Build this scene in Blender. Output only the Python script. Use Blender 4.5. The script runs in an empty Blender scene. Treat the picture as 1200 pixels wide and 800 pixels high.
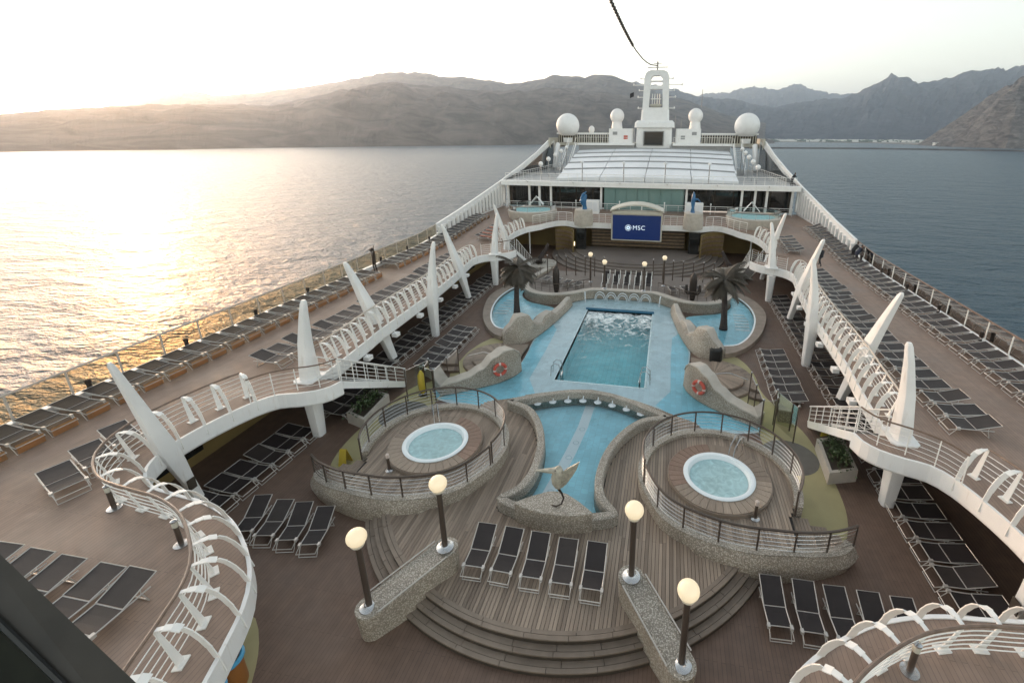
import bpy, math, random
from mathutils import Vector, Matrix
from mathutils.geometry import tessellate_polygon
random.seed(7)
R = math.radians
scene = bpy.context.scene
C = scene.collection
# ------------------------------------------------------------------ camera
cam_d = bpy.data.cameras.new("camera"); cam = bpy.data.objects.new("camera", cam_d); C.objects.link(cam)
PITCH, YAW, ROLL = 0.319, 0.171, 0.005
F = Vector((-math.sin(YAW)*math.cos(PITCH), math.cos(YAW)*math.cos(PITCH), -math.sin(PITCH)))
RR = Vector((math.cos(YAW), math.sin(YAW), 0)); UU = RR.cross(F)
R2 = RR*math.cos(ROLL)+UU*math.sin(ROLL); U2 = -RR*math.sin(ROLL)+UU*math.cos(ROLL)
m = Matrix((R2, U2, -F)).transposed().to_4x4(); m.translation = Vector((3.40, 0, 14)); cam.matrix_world = m
cam_d.sensor_width = 36; cam_d.lens = 544.8/1200*36; cam_d.shift_x = -0.0725; cam_d.shift_y = -0.0517
cam_d.clip_start = 0.1; cam_d.clip_end = 90000
scene.camera = cam
# ------------------------------------------------------------------ light
SUN_EL, SUN_AZ = R(3.6), R(-54)          # azimuth from +Y, negative to the left (port side)
world = bpy.data.worlds.new("World"); scene.world = world; world.use_nodes = True
wn = world.node_tree; wn.nodes.clear()
sky = wn.nodes.new("ShaderNodeTexSky"); sky.sky_type = 'NISHITA'; sky.sun_disc = False
sky.sun_elevation = SUN_EL; sky.sun_rotation = SUN_AZ
sky.air_density = 1.0; sky.dust_density = 1.3; sky.ozone_density = 0.3; sky.altitude = 30
hs = wn.nodes.new("ShaderNodeHueSaturation"); hs.inputs['Saturation'].default_value = 0.50
bg = wn.nodes.new("ShaderNodeBackground"); bg.inputs['Strength'].default_value = 0.15
wo = wn.nodes.new("ShaderNodeOutputWorld")
wn.links.new(sky.outputs[0], hs.inputs['Color']); wn.links.new(hs.outputs[0], bg.inputs[0]); wn.links.new(bg.outputs[0], wo.inputs[0])
sd = bpy.data.lights.new("sun", 'SUN'); sun = bpy.data.objects.new("sun", sd); C.objects.link(sun)
sd.energy = 1.2; sd.angle = R(0.6); sd.color = (1.0, 0.50, 0.19)
sv = Vector((math.sin(SUN_AZ)*math.cos(SUN_EL), math.cos(SUN_AZ)*math.cos(SUN_EL), math.sin(SUN_EL)))
sun.rotation_euler = sv.to_track_quat('Z', 'Y').to_euler()
scene.view_settings.view_transform = 'Standard'; scene.view_settings.look = 'None'
scene.view_settings.gamma = 1; scene.view_settings.exposure = 2.42
scene.render.engine = 'CYCLES'
try:
    scene.cycles.max_bounces = 8; scene.cycles.transparent_max_bounces = 16; scene.cycles.volume_bounces = 1
    scene.cycles.sample_clamp_indirect = 6
except Exception: pass

# ------------------------------------------------------------------ materials
def M(name, col, rough=0.5, metal=0.0, var=0.0, vscale=3.0, bump=0.0, bscale=30.0, emit=None, estr=0, spec=0.5, stain=0.0, seams=None):
    mt = bpy.data.materials.new(name); mt.use_nodes = True; nt = mt.node_tree; b = nt.nodes['Principled BSDF']
    b.inputs['Roughness'].default_value = rough; b.inputs['Metallic'].default_value = metal
    b.inputs['Specular IOR Level'].default_value = spec
    b.inputs['Base Color'].default_value = (*col, 1)
    tc = nt.nodes.new('ShaderNodeTexCoord')
    if var or stain:
        n1 = nt.nodes.new('ShaderNodeTexNoise'); n1.inputs['Scale'].default_value = vscale; n1.inputs['Detail'].default_value = 6
        nt.links.new(tc.outputs['Object'], n1.inputs['Vector'])
        mr = nt.nodes.new('ShaderNodeMapRange'); mr.inputs[1].default_value = 0.3; mr.inputs[2].default_value = 0.7
        mr.inputs[3].default_value = 1-var; mr.inputs[4].default_value = 1+var
        nt.links.new(n1.outputs[0], mr.inputs[0])
        mx = nt.nodes.new('ShaderNodeVectorMath'); mx.operation = 'SCALE'; mx.inputs[0].default_value = col
        nt.links.new(mr.outputs[0], mx.inputs['Scale']); nt.links.new(mx.outputs[0], b.inputs['Base Color'])
    if seams:
        br = nt.nodes.new('ShaderNodeTexBrick'); br.inputs['Scale'].default_value = 1; br.inputs['Brick Width'].default_value = seams[0]; br.inputs['Row Height'].default_value = seams[1]
        br.inputs['Mortar Size'].default_value = seams[2]; br.inputs['Color1'].default_value = (1,1,1,1); br.inputs['Color2'].default_value = (.88,.88,.88,1); br.inputs['Mortar'].default_value = (seams[3],)*3+(1,)
        mpb = nt.nodes.new('ShaderNodeMapping'); mpb.inputs['Rotation'].default_value = (0,0,math.radians(90)); nt.links.new(tc.outputs['Object'], mpb.inputs['Vector']); nt.links.new(mpb.outputs[0], br.inputs['Vector'])
        mm = nt.nodes.new('ShaderNodeMix'); mm.data_type = 'RGBA'; mm.blend_type = 'MULTIPLY'; mm.inputs[0].default_value = 1
        src = b.inputs['Base Color'].links[0].from_socket if b.inputs['Base Color'].links else None
        if src: nt.links.new(src, mm.inputs[6])
        else: mm.inputs[6].default_value = (*col,1)
        nt.links.new(br.outputs[0], mm.inputs[7])
        ws = nt.nodes.new('ShaderNodeTexNoise'); ws.inputs['Scale'].default_value = .35; ws.inputs['Detail'].default_value = 8; ws.inputs['Roughness'].default_value = .65; nt.links.new(tc.outputs['Object'], ws.inputs['Vector'])
        wr = nt.nodes.new('ShaderNodeMapRange'); wr.inputs[1].default_value = .35; wr.inputs[2].default_value = .7; wr.inputs[3].default_value = rough-.22; wr.inputs[4].default_value = rough+.12
        nt.links.new(ws.outputs[0], wr.inputs[0]); nt.links.new(wr.outputs[0], b.inputs['Roughness'])
        w2 = nt.nodes.new('ShaderNodeMapRange'); w2.inputs[1].default_value = .3; w2.inputs[2].default_value = .7; w2.inputs[3].default_value = .80; w2.inputs[4].default_value = 1.15; nt.links.new(ws.outputs[0], w2.inputs[0])
        m4 = nt.nodes.new('ShaderNodeMix'); m4.data_type = 'RGBA'; m4.blend_type = 'MULTIPLY'; m4.inputs[0].default_value = 1 if seams[1] < .2 else .3; nt.links.new(mm.outputs[2], m4.inputs[6]); nt.links.new(w2.outputs[0], m4.inputs[7])
        nt.links.new(m4.outputs[2], b.inputs['Base Color'])
    if bump:
        n2 = nt.nodes.new('ShaderNodeTexNoise'); n2.inputs['Scale'].default_value = bscale; n2.inputs['Detail'].default_value = 4
        nt.links.new(tc.outputs['Object'], n2.inputs['Vector'])
        bp = nt.nodes.new('ShaderNodeBump'); bp.inputs['Strength'].default_value = bump; bp.inputs['Distance'].default_value = 0.02
        nt.links.new(n2.outputs[0], bp.inputs['Height']); nt.links.new(bp.outputs[0], b.inputs['Normal'])
    if emit:
        b.inputs['Emission Color'].default_value = (*emit, 1); b.inputs['Emission Strength'].default_value = estr
    return mt
def wood(name, c1, c2, rough=0.6, grain=(30, 1.5, 30)):
    mt = bpy.data.materials.new(name); mt.use_nodes = True; nt = mt.node_tree; b = nt.nodes['Principled BSDF']
    b.inputs['Roughness'].default_value = rough
    g = nt.nodes.new('ShaderNodeNewGeometry'); tc = nt.nodes.new('ShaderNodeTexCoord')
    mp = nt.nodes.new('ShaderNodeMapping'); mp.inputs['Scale'].default_value = grain
    nt.links.new(tc.outputs['Object'], mp.inputs['Vector'])
    n = nt.nodes.new('ShaderNodeTexNoise'); n.inputs['Scale'].default_value = 1; n.inputs['Detail'].default_value = 5
    nt.links.new(mp.outputs[0], n.inputs['Vector'])
    n3 = nt.nodes.new('ShaderNodeTexNoise'); n3.inputs['Scale'].default_value = .6; n3.inputs['Detail'].default_value = 4
    nt.links.new(tc.outputs['Object'], n3.inputs['Vector'])
    a = nt.nodes.new('ShaderNodeMath'); a.operation = 'ADD'; nt.links.new(g.outputs['Random Per Island'], a.inputs[0]); nt.links.new(n.outputs[0], a.inputs[1])
    a2 = nt.nodes.new('ShaderNodeMath'); a2.operation = 'ADD'; nt.links.new(a.outputs[0], a2.inputs[0]); nt.links.new(n3.outputs[0], a2.inputs[1])
    d = nt.nodes.new('ShaderNodeMapRange'); d.inputs[1].default_value = .5; d.inputs[2].default_value = 2.3; nt.links.new(a2.outputs[0], d.inputs[0])
    mx = nt.nodes.new('ShaderNodeMix'); mx.data_type = 'RGBA'
    nt.links.new(d.outputs[0], mx.inputs[0]); mx.inputs[6].default_value = (*c1, 1); mx.inputs[7].default_value = (*c2, 1)
    nt.links.new(mx.outputs[2], b.inputs['Base Color'])
    bp = nt.nodes.new('ShaderNodeBump'); bp.inputs['Strength'].default_value = .3; bp.inputs['Distance'].default_value = 0.01
    nt.links.new(n.outputs[0], bp.inputs['Height']); nt.links.new(bp.outputs[0], b.inputs['Normal'])
    return mt
def pebble(name, c1, c2, scale=16):
    mt = bpy.data.materials.new(name); mt.use_nodes = True; nt = mt.node_tree; b = nt.nodes['Principled BSDF']
    b.inputs['Roughness'].default_value = .55
    tc = nt.nodes.new('ShaderNodeTexCoord')
    v = nt.nodes.new('ShaderNodeTexVoronoi'); v.inputs['Scale'].default_value = scale
    nt.links.new(tc.outputs['Object'], v.inputs['Vector'])
    sp = nt.nodes.new('ShaderNodeSeparateColor'); nt.links.new(v.outputs['Color'], sp.inputs[0])
    mx = nt.nodes.new('ShaderNodeMix'); mx.data_type = 'RGBA'
    nt.links.new(sp.outputs[0], mx.inputs[0]); mx.inputs[6].default_value = (*c1, 1); mx.inputs[7].default_value = (*c2, 1)
    # mortar between the stones
    mr = nt.nodes.new('ShaderNodeMapRange'); mr.inputs[1].default_value = .35; mr.inputs[2].default_value = .6
    nt.links.new(v.outputs['Distance'], mr.inputs[0])
    m2 = nt.nodes.new('ShaderNodeMix'); m2.data_type = 'RGBA'; nt.links.new(mr.outputs[0], m2.inputs[0])
    nt.links.new(mx.outputs[2], m2.inputs[6]); m2.inputs[7].default_value = (c1[0]*.75, c1[1]*.74, c1[2]*.72, 1)
    n = nt.nodes.new('ShaderNodeTexNoise'); n.inputs['Scale'].default_value = .9; n.inputs['Detail'].default_value = 5
    nt.links.new(tc.outputs['Object'], n.inputs['Vector'])
    m3 = nt.nodes.new('ShaderNodeMix'); m3.data_type = 'RGBA'; m3.blend_type = 'MULTIPLY'; m3.inputs[0].default_value = .5
    r2 = nt.nodes.new('ShaderNodeMapRange'); r2.inputs[1].default_value = .3; r2.inputs[2].default_value = .7; r2.inputs[3].default_value = .6; r2.inputs[4].default_value = 1.15
    nt.links.new(n.outputs[0], r2.inputs[0]); nt.links.new(m2.outputs[2], m3.inputs[6]); nt.links.new(r2.outputs[0], m3.inputs[7])
    nt.links.new(m3.outputs[2], b.inputs['Base Color'])
    bp = nt.nodes.new('ShaderNodeBump'); bp.invert = True; bp.inputs['Strength'].default_value = .8; bp.inputs['Distance'].default_value = 0.02
    nt.links.new(v.outputs['Distance'], bp.inputs['Height']); nt.links.new(bp.outputs[0], b.inputs['Normal'])
    return mt
def water(name, tint, scale=2.0, strength=.25, foam=None, milky=None):
    mt = bpy.data.materials.new(name); mt.use_nodes = True; nt = mt.node_tree; nt.nodes.clear()
    out = nt.nodes.new('ShaderNodeOutputMaterial'); tc = nt.nodes.new('ShaderNodeTexCoord')
    n = nt.nodes.new('ShaderNodeTexNoise'); n.inputs['Scale'].default_value = scale; n.inputs['Detail'].default_value = 5; n.inputs['Distortion'].default_value = .6
    nt.links.new(tc.outputs['Object'], n.inputs['Vector'])
    bp = nt.nodes.new('ShaderNodeBump'); bp.inputs['Strength'].default_value = strength; bp.inputs['Distance'].default_value = .12
    nt.links.new(n.outputs[0], bp.inputs['Height'])
    fr = nt.nodes.new('ShaderNodeFresnel'); fr.inputs[0].default_value = 1.33; nt.links.new(bp.outputs[0], fr.inputs['Normal'])
    tr = nt.nodes.new('ShaderNodeBsdfTransparent'); tr.inputs[0].default_value = (*tint, 1)
    gl = nt.nodes.new('ShaderNodeBsdfGlossy'); gl.inputs['Roughness'].default_value = .05; nt.links.new(bp.outputs[0], gl.inputs['Normal'])
    mx = nt.nodes.new('ShaderNodeMixShader'); nt.links.new(fr.outputs[0], mx.inputs[0]); nt.links.new(tr.outputs[0], mx.inputs[1]); nt.links.new(gl.outputs[0], mx.inputs[2])
    last = mx
    if foam:   # froth where the jets fall in
        df = nt.nodes.new('ShaderNodeBsdfDiffuse'); df.inputs[0].default_value = (.85, .9, .9, 1)
        sx = nt.nodes.new('ShaderNodeSeparateXYZ'); nt.links.new(tc.outputs['Object'], sx.inputs[0])
        mr = nt.nodes.new('ShaderNodeMapRange'); mr.inputs[1].default_value = foam[0]; mr.inputs[2].default_value = foam[1]; mr.inputs[3].default_value = 0; mr.inputs[4].default_value = .30
        nt.links.new(sx.outputs[1], mr.inputs[0])
        nf = nt.nodes.new('ShaderNodeTexNoise'); nf.inputs['Scale'].default_value = 1.3; nf.inputs['Detail'].default_value = 9; nf.inputs['Roughness'].default_value = .7; nf.inputs['Distortion'].default_value = 1.5
        nt.links.new(tc.outputs['Object'], nf.inputs['Vector'])
        a = nt.nodes.new('ShaderNodeMath'); a.operation = 'ADD'; nt.links.new(nf.outputs[0], a.inputs[0]); nt.links.new(mr.outputs[0], a.inputs[1])
        r = nt.nodes.new('ShaderNodeMapRange'); r.inputs[1].default_value = .66; r.inputs[2].default_value = .86; nt.links.new(a.outputs[0], r.inputs[0])
        m2 = nt.nodes.new('ShaderNodeMixShader'); nt.links.new(r.outputs[0], m2.inputs[0]); nt.links.new(mx.outputs[0], m2.inputs[1]); nt.links.new(df.outputs[0], m2.inputs[2]); last = m2
    if milky:
        df = nt.nodes.new('ShaderNodeBsdfDiffuse'); df.inputs[0].default_value = (*milky, 1)
        nf = nt.nodes.new('ShaderNodeTexNoise'); nf.inputs['Scale'].default_value = 3.2; nf.inputs['Detail'].default_value = 8; nf.inputs['Distortion'].default_value = 1.2
        nt.links.new(tc.outputs['Object'], nf.inputs['Vector'])
        r = nt.nodes.new('ShaderNodeMapRange'); r.inputs[1].default_value = .35; r.inputs[2].default_value = .7; r.inputs[3].default_value = .55; r.inputs[4].default_value = .80; nt.links.new(nf.outputs[0], r.inputs[0])
        m2 = nt.nodes.new('ShaderNodeMixShader'); nt.links.new(r.outputs[0], m2.inputs[0]); nt.links.new(mx.outputs[0], m2.inputs[1]); nt.links.new(df.outputs[0], m2.inputs[2]); last = m2
    nt.links.new(last.outputs[0], out.inputs[0])
    return mt
def glass(name, tint, refl=1.45):
    mt = bpy.data.materials.new(name); mt.use_nodes = True; nt = mt.node_tree; nt.nodes.clear()
    out = nt.nodes.new('ShaderNodeOutputMaterial')
    fr = nt.nodes.new('ShaderNodeFresnel'); fr.inputs[0].default_value = refl
    tr = nt.nodes.new('ShaderNodeBsdfTransparent'); tr.inputs[0].default_value = (*tint, 1)
    gl = nt.nodes.new('ShaderNodeBsdfGlossy'); gl.inputs['Roughness'].default_value = .03
    mx = nt.nodes.new('ShaderNodeMixShader'); nt.links.new(fr.outputs[0], mx.inputs[0]); nt.links.new(tr.outputs[0], mx.inputs[1]); nt.links.new(gl.outputs[0], mx.inputs[2])
    nt.links.new(mx.outputs[0], out.inputs[0]); return mt

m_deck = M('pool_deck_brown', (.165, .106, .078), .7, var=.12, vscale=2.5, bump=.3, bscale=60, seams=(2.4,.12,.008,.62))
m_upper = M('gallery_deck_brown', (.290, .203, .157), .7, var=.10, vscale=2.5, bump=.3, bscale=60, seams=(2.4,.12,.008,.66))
m_green = M('green_deck_coating', (.36, .32, .17), .7, var=.1, vscale=.8, bump=.2)
m_grey = M('grey_deck_coating', (.13, .12, .105), .7, var=.1)
m_plank = wood('weathered_teak', (.105, .075, .056), (.36, .285, .22))
m_steptk = wood('teak_step', (.12, .09, .068), (.30, .24, .19), grain=(3, 3, 3))
m_redtk = wood('warm_teak', (.13, .075, .05), (.30, .20, .15), grain=(10, 10, 10))
m_groove = M('caulking', (.02, .017, .015), .8)
m_peb = pebble('pebble_wall', (.35, .30, .245), (.58, .52, .44), 20)
m_cap = pebble('pebble_coping', (.32, .285, .24), (.60, .555, .49), 24)
m_smooth = M('smooth_render_coping', (.45, .41, .36), .7, var=.08, bump=.4, bscale=40)
m_rimbr = M('brown_stone_rim', (.27, .22, .18), .6, var=.15, vscale=2, bump=.3)
m_blue = M('light_blue_tile', (.50, .88, .99), .35, var=.08, vscale=.7, seams=(.3,.3,.012,.85))
m_paleb = M('pale_blue_tile', (.85, .95, .98), .35, var=.06, vscale=.8, seams=(.3,.3,.012,.88))
m_teal = M('teal_pool_tile', (.46, .84, .90), .4, var=.08, vscale=.6, seams=(.3,.3,.015,.75))
m_mosaic = M('white_mosaic', (.95, .95, .96), .4, var=.04, vscale=9)
m_dkblue = M('dark_blue_tile_edge', (.03, .13, .22), .3)
m_whitil = M('white_acrylic', (.75, .80, .82), .25)
m_water = water('shallow_water', (.92, .99, 1.0), 1.6, .3)
m_wdeep = water('deep_pool_water', (.70, .94, .96), 1.1, .5, foam=(-3, 6))
m_wtub = water('tub_water', (.84, .96, .96), 3, .3, milky=(.52,.74,.76))
m_white = M('white_paint', (.80, .79, .78), .38, var=.035, vscale=1.2, spec=.5)
def weather(mt):
    nt = mt.node_tree; b = nt.nodes['Principled BSDF']; tc = nt.nodes.new('ShaderNodeTexCoord')
    mp = nt.nodes.new('ShaderNodeMapping'); mp.inputs['Scale'].default_value = (5, 5, .7); nt.links.new(tc.outputs['Object'], mp.inputs['Vector'])
    n = nt.nodes.new('ShaderNodeTexNoise'); n.inputs['Scale'].default_value = 1.4; n.inputs['Detail'].default_value = 7; nt.links.new(mp.outputs[0], n.inputs['Vector'])
    r = nt.nodes.new('ShaderNodeMapRange'); r.inputs[1].default_value = .60; r.inputs[2].default_value = .80; r.inputs[4].default_value = .45; nt.links.new(n.outputs[0], r.inputs[0])
    mx = nt.nodes.new('ShaderNodeMix'); mx.data_type = 'RGBA'; nt.links.new(r.outputs[0], mx.inputs[0]); nt.links.new(b.inputs['Base Color'].links[0].from_socket, mx.inputs[6]); mx.inputs[7].default_value = (.50,.42,.34,1)
    nt.links.new(mx.outputs[2], b.inputs['Base Color'])
weather(m_white)
m_white2 = M('white_rail_paint', (.80, .78, .75), .4, var=.03)
m_creamw = M('cream_paint', (.50, .47, .40), .5, var=.05)
m_greyp = M('grey_paint', (.30, .30, .30), .5, var=.06)
m_roofw = M('white_roof_panel', (.72, .73, .75), .45, var=.05, vscale=.4)
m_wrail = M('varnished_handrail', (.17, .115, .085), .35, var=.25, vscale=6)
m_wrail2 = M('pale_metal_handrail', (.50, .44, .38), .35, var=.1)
m_bronze = M('bronze_rail', (.11, .085, .07), .35, metal=.5)
m_steel = M('brushed_steel', (.55, .55, .55), .25, metal=.9)
m_alu = M('light_alu_frame', (.52, .49, .46), .35, metal=.3)
m_sling = M('dark_sling_fabric', (.020, .014, .014), .65, bump=.4, bscale=120, var=.15)
m_sling2 = M('worn_dark_sling_fabric', (.030, .022, .020), .65, bump=.4, bscale=120, var=.15)
m_black = M('black_plastic', (.015, .015, .015), .5)
m_globe = M('lit_globe', (.50, .44, .33), .3, emit=(1.0, .80, .52), estr=.12)
m_small = M('lit_lamp', (.9, .8, .6), .3, emit=(1.0, .78, .45), estr=.5)
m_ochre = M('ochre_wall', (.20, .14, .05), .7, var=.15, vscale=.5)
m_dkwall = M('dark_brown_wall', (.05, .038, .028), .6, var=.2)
m_dkglass = M('dark_window_glass', (.012, .014, .014), .06, spec=.8)
m_gglass = M('green_window_glass', (.16, .26, .25), .1, spec=.8)
m_screen = M('blue_screen', (.004, .012, .05), .3, emit=(.003, .02, .11), estr=.10)
m_print = M('white_screen_print', (.7, .75, .8), .4, emit=(.6, .75, .9), estr=.12)
m_slat = M('stage_wood_slat', (.19, .125, .075), .5, var=.2)
m_stage = M('stage_floor', (.17, .14, .12), .6, var=.12, vscale=.4)
m_trunk = M('palm_trunk_bark', (.055, .042, .038), .9, var=.35, vscale=9, bump=1, bscale=20)
m_frond = M('dry_palm_frond', (.050, .040, .028), .6, var=.3)
m_leaf = M('green_leaf', (.045, .075, .025), .5, var=.4, vscale=4)
m_stone = M('light_stone', (.42, .38, .33), .7, var=.12)
m_bird = M('verdigris_gilt_bronze', (.42, .39, .32), .45, metal=.15, var=.25, vscale=7)
m_blues = M('blue_statue_paint', (.02, .11, .24), .35, var=.2)
m_dkbrz = M('dark_bronze', (.045, .035, .03), .45, metal=.4)
m_cloth = M('dark_clothing', (.015, .016, .02), .8, var=.2)
m_skin = M('skin', (.35, .2, .14), .5)
m_hair = M('dark_hair', (.02, .015, .012), .6)
m_red = M('lifebuoy_red', (.50, .08, .05), .5)
m_buoyw = M('lifebuoy_white', (.6, .5, .45), .5)
m_yel = M('yellow_plastic', (.55, .40, .05), .5)
m_bluep = M('blue_plastic', (.08, .36, .60), .4)
m_towel = M('reddish_towel', (.38,.17,.12), .9, var=.15)
m_orange = M('orange_drum', (.30, .12, .03), .5)
m_gl_g = glass('greenish_glass', (.94, .97, .92), 1.25)
m_gl_b = glass('bluish_glass', (.72, .84, .84))
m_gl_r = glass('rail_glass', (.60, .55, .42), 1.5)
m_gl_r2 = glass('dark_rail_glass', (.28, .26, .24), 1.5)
m_hull = M('hull_white', (.75, .75, .75), .4)
m_fglass = M('dark_reflecting_pane', (.012, .013, .008), .5, spec=.15, var=.5, vscale=6)
m_frame = M('dark_window_frame', (.030, .025, .021), .55, var=.3, vscale=5)

# ------------------------------------------------------------------ mesh builder
OFF = {}
def linked(name, data, parent=None):
    o = bpy.data.objects.new(name, data); C.objects.link(o)
    if parent is not None: o.parent = parent
    return o
class MB:
    def __init__(s): s.v = []; s.f = []; s.sm = False
    def add(s, vs, fs):
        n = len(s.v); s.v += [tuple(v) for v in vs]; s.f += [tuple(i+n for i in f) for f in fs]; return s
    def box(s, x0, x1, y0, y1, z0, z1):
        return s.add([(x0,y0,z0),(x1,y0,z0),(x1,y1,z0),(x0,y1,z0),(x0,y0,z1),(x1,y0,z1),(x1,y1,z1),(x0,y1,z1)],
            [(0,3,2,1),(4,5,6,7),(0,1,5,4),(1,2,6,5),(2,3,7,6),(3,0,4,7)])
    def bevbox(s, x0, x1, y0, y1, z0, z1, b=.02):
        pts = [(x0+b,y0),(x1-b,y0),(x1,y0+b),(x1,y1-b),(x1-b,y1),(x0+b,y1),(x0,y1-b),(x0,y0+b)]
        return s.prism(pts, z0, z1)
    def bar(s, a, b, w, h=None, up=(0,0,1), w2=None, h2=None):
        a, b = Vector(a), Vector(b); h = h or w; w2 = w2 or w; h2 = h2 or h
        d = (b-a).normalized(); u = Vector(up)
        if abs(d.dot(u)) > .99: u = Vector((0,1,0))
        x = d.cross(u).normalized(); z = x.cross(d)
        vs = [a-x*w/2-z*h/2, a+x*w/2-z*h/2, a+x*w/2+z*h/2, a-x*w/2+z*h/2, b-x*w2/2-z*h2/2, b+x*w2/2-z*h2/2, b+x*w2/2+z*h2/2, b-x*w2/2+z*h2/2]
        return s.add(vs, [(0,3,2,1),(4,5,6,7),(0,1,5,4),(1,2,6,5),(2,3,7,6),(3,0,4,7)])
    def tube(s, pts, r, n=6, closed=False, rr=None, caps=True):
        P = [Vector(p) for p in pts]; k = len(P); base = len(s.v); u = None
        for i, p in enumerate(P):
            if closed: t = P[(i+1) % k]-P[i-1]
            else: t = P[min(i+1, k-1)]-P[max(i-1, 0)]
            t.normalize()
            if u is None:
                u = Vector((0,0,1)) if abs(t.z) < .9 else Vector((1,0,0))
            u = (u-t*u.dot(t)).normalized(); w = t.cross(u); q = rr[i] if rr else r
            for j in range(n):
                a = 2*math.pi*j/n; s.v.append(tuple(p+u*(math.cos(a)*q)+w*(math.sin(a)*q)))
        for i in range(k if closed else k-1):
            for j in range(n):
                a = base+i*n+j; b = base+i*n+(j+1) % n; c = base+((i+1) % k)*n+(j+1) % n; d = base+((i+1) % k)*n+j
                s.f.append((a, b, c, d))
        if not closed and caps:
            s.f.append(tuple(base+j for j in reversed(range(n)))); s.f.append(tuple(base+(k-1)*n+j for j in range(n)))
        return s
    def lathe(s, prof, c=(0,0,0), n=20, caps=True):
        base = len(s.v); k = len(prof)
        for (r, z) in prof:
            for j in range(n):
                a = 2*math.pi*j/n; s.v.append((c[0]+r*math.cos(a), c[1]+r*math.sin(a), c[2]+z))
        for i in range(k-1):
            for j in range(n):
                s.f.append((base+i*n+j, base+i*n+(j+1) % n, base+(i+1)*n+(j+1) % n, base+(i+1)*n+j))
        if caps and prof[0][0] > 1e-4: s.f.append(tuple(base+j for j in reversed(range(n))))
        if caps and prof[-1][0] > 1e-4: s.f.append(tuple(base+(k-1)*n+j for j in range(n)))
        return s
    def prism(s, poly, z0, z1, holes=(), bottom=True):
        loops = [list(poly)]+[list(h) for h in holes]
        flat = [p for l in loops for p in l]
        tris = tessellate_polygon([[Vector((p[0], p[1], 0)) for p in l] for l in loops])
        if tris:
            fl = [];
            for t in tris:
                a, b, c = (flat[i] for i in t)
                fl.append(t if (b[0]-a[0])*(c[1]-a[1])-(b[1]-a[1])*(c[0]-a[0]) > 0 else tuple(reversed(t)))
            tris = fl
        n = len(s.v); N = len(flat)
        s.v += [(p[0], p[1], z1) for p in flat]; s.f += [tuple(i+n for i in t) for t in tris]
        if z0 is not None:
            s.v += [(p[0], p[1], z0) for p in flat]
            if bottom: s.f += [tuple(i+n+N for i in reversed(t)) for t in tris]
            o = 0
            for l in loops:
                k = len(l)
                for i in range(k):
                    a, b = o+i, o+(i+1) % k; s.f.append((n+a, n+N+a, n+N+b, n+b))
                o += k
        return s
    def ribbon(s, path, prof, closed=False, caps=True):
        """sweep a section along a ground path; prof(i, k) or list gives (offset to the left, z)"""
        P = [Vector((p[0], p[1])) for p in path]; k = len(P); base = len(s.v); n = None
        for i, p in enumerate(P):
            if closed: t = P[(i+1) % k]-P[i-1]
            else: t = P[min(i+1, k-1)]-P[max(i-1, 0)]
            t.normalize(); nn = Vector((-t.y, t.x))
            sec = prof(i, k) if callable(prof) else prof; n = len(sec)
            for (o, z) in sec: s.v.append((p.x+nn.x*o, p.y+nn.y*o, z))
        for i in range(k if closed else k-1):
            for j in range(n):
                a = base+i*n+j; b = base+i*n+(j+1) % n; c = base+((i+1) % k)*n+(j+1) % n; d = base+((i+1) % k)*n+j
                s.f.append((a, b, c, d))
        if not closed and caps:
            s.f.append(tuple(base+j for j in range(n))); s.f.append(tuple(base+(k-1)*n+j for j in reversed(range(n))))
        return s
    def mesh(s, name, mat, off=(0,0,0), sx=1, smooth=False):
        me = bpy.data.meshes.new(name)
        vs = [((v[0]*sx)-off[0], v[1]-off[1], v[2]-off[2]) for v in s.v]
        fs = [tuple(reversed(f)) for f in s.f] if sx < 0 else s.f
        me.from_pydata(vs, [], fs); me.materials.append(mat)
        if smooth:
            me.polygons.foreach_set('use_smooth', [True]*len(me.polygons))
            try: me.set_sharp_from_angle(angle=R(38))
            except Exception: pass
        me.update(); return me
    def build(s, name, mat, parent=None, sx=1, smooth=False, root=None, **props):
        off = OFF.get((root or parent).name, (0,0,0)) if parent is not None else (0,0,0)
        o = linked(name, s.mesh(name, mat, off, sx, smooth), parent)
        if parent is not None: OFF[o.name] = off
        for k, v in props.items(): o[k] = v
        return o
def thing(name, label, cat, loc=(0,0,0), rz=0, group=None):
    o = linked(name, None); o.location = loc; o.rotation_euler = (0,0,rz); o['label'] = label; o['category'] = cat
    o.empty_display_size = .2
    if group: o['group'] = group
    if rz == 0: OFF[o.name] = tuple(loc)
    return o
def tag(o, label, cat, group=None):
    o['label'] = label; o['category'] = cat
    if group: o['group'] = group
    return o
def copy_tree(o, parent=None):
    c = o.copy(); C.objects.link(c); c.parent = parent
    for ch in list(o.children): copy_tree(ch, c)
    return c
def spline(pts, step=.25, closed=False):
    P = [Vector(p) for p in pts]; out = []; k = len(P)
    for i in range(k if closed else k-1):
        p1, p2 = P[i], P[(i+1) % k]
        p0 = P[i-1] if (i > 0 or closed) else p1*2-p2
        p3 = P[(i+2) % k] if (i+2 < k or closed) else p2*2-p1
        n = max(1, int((p2-p1).length/step))
        for j in range(n):
            t = j/n
            out.append(.5*((2*p1)+(p2-p0)*t+(2*p0-5*p1+4*p2-p3)*t*t+(3*p1-p0-3*p2+p3)*t**3))
    if not closed: out.append(P[-1])
    return out
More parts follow.
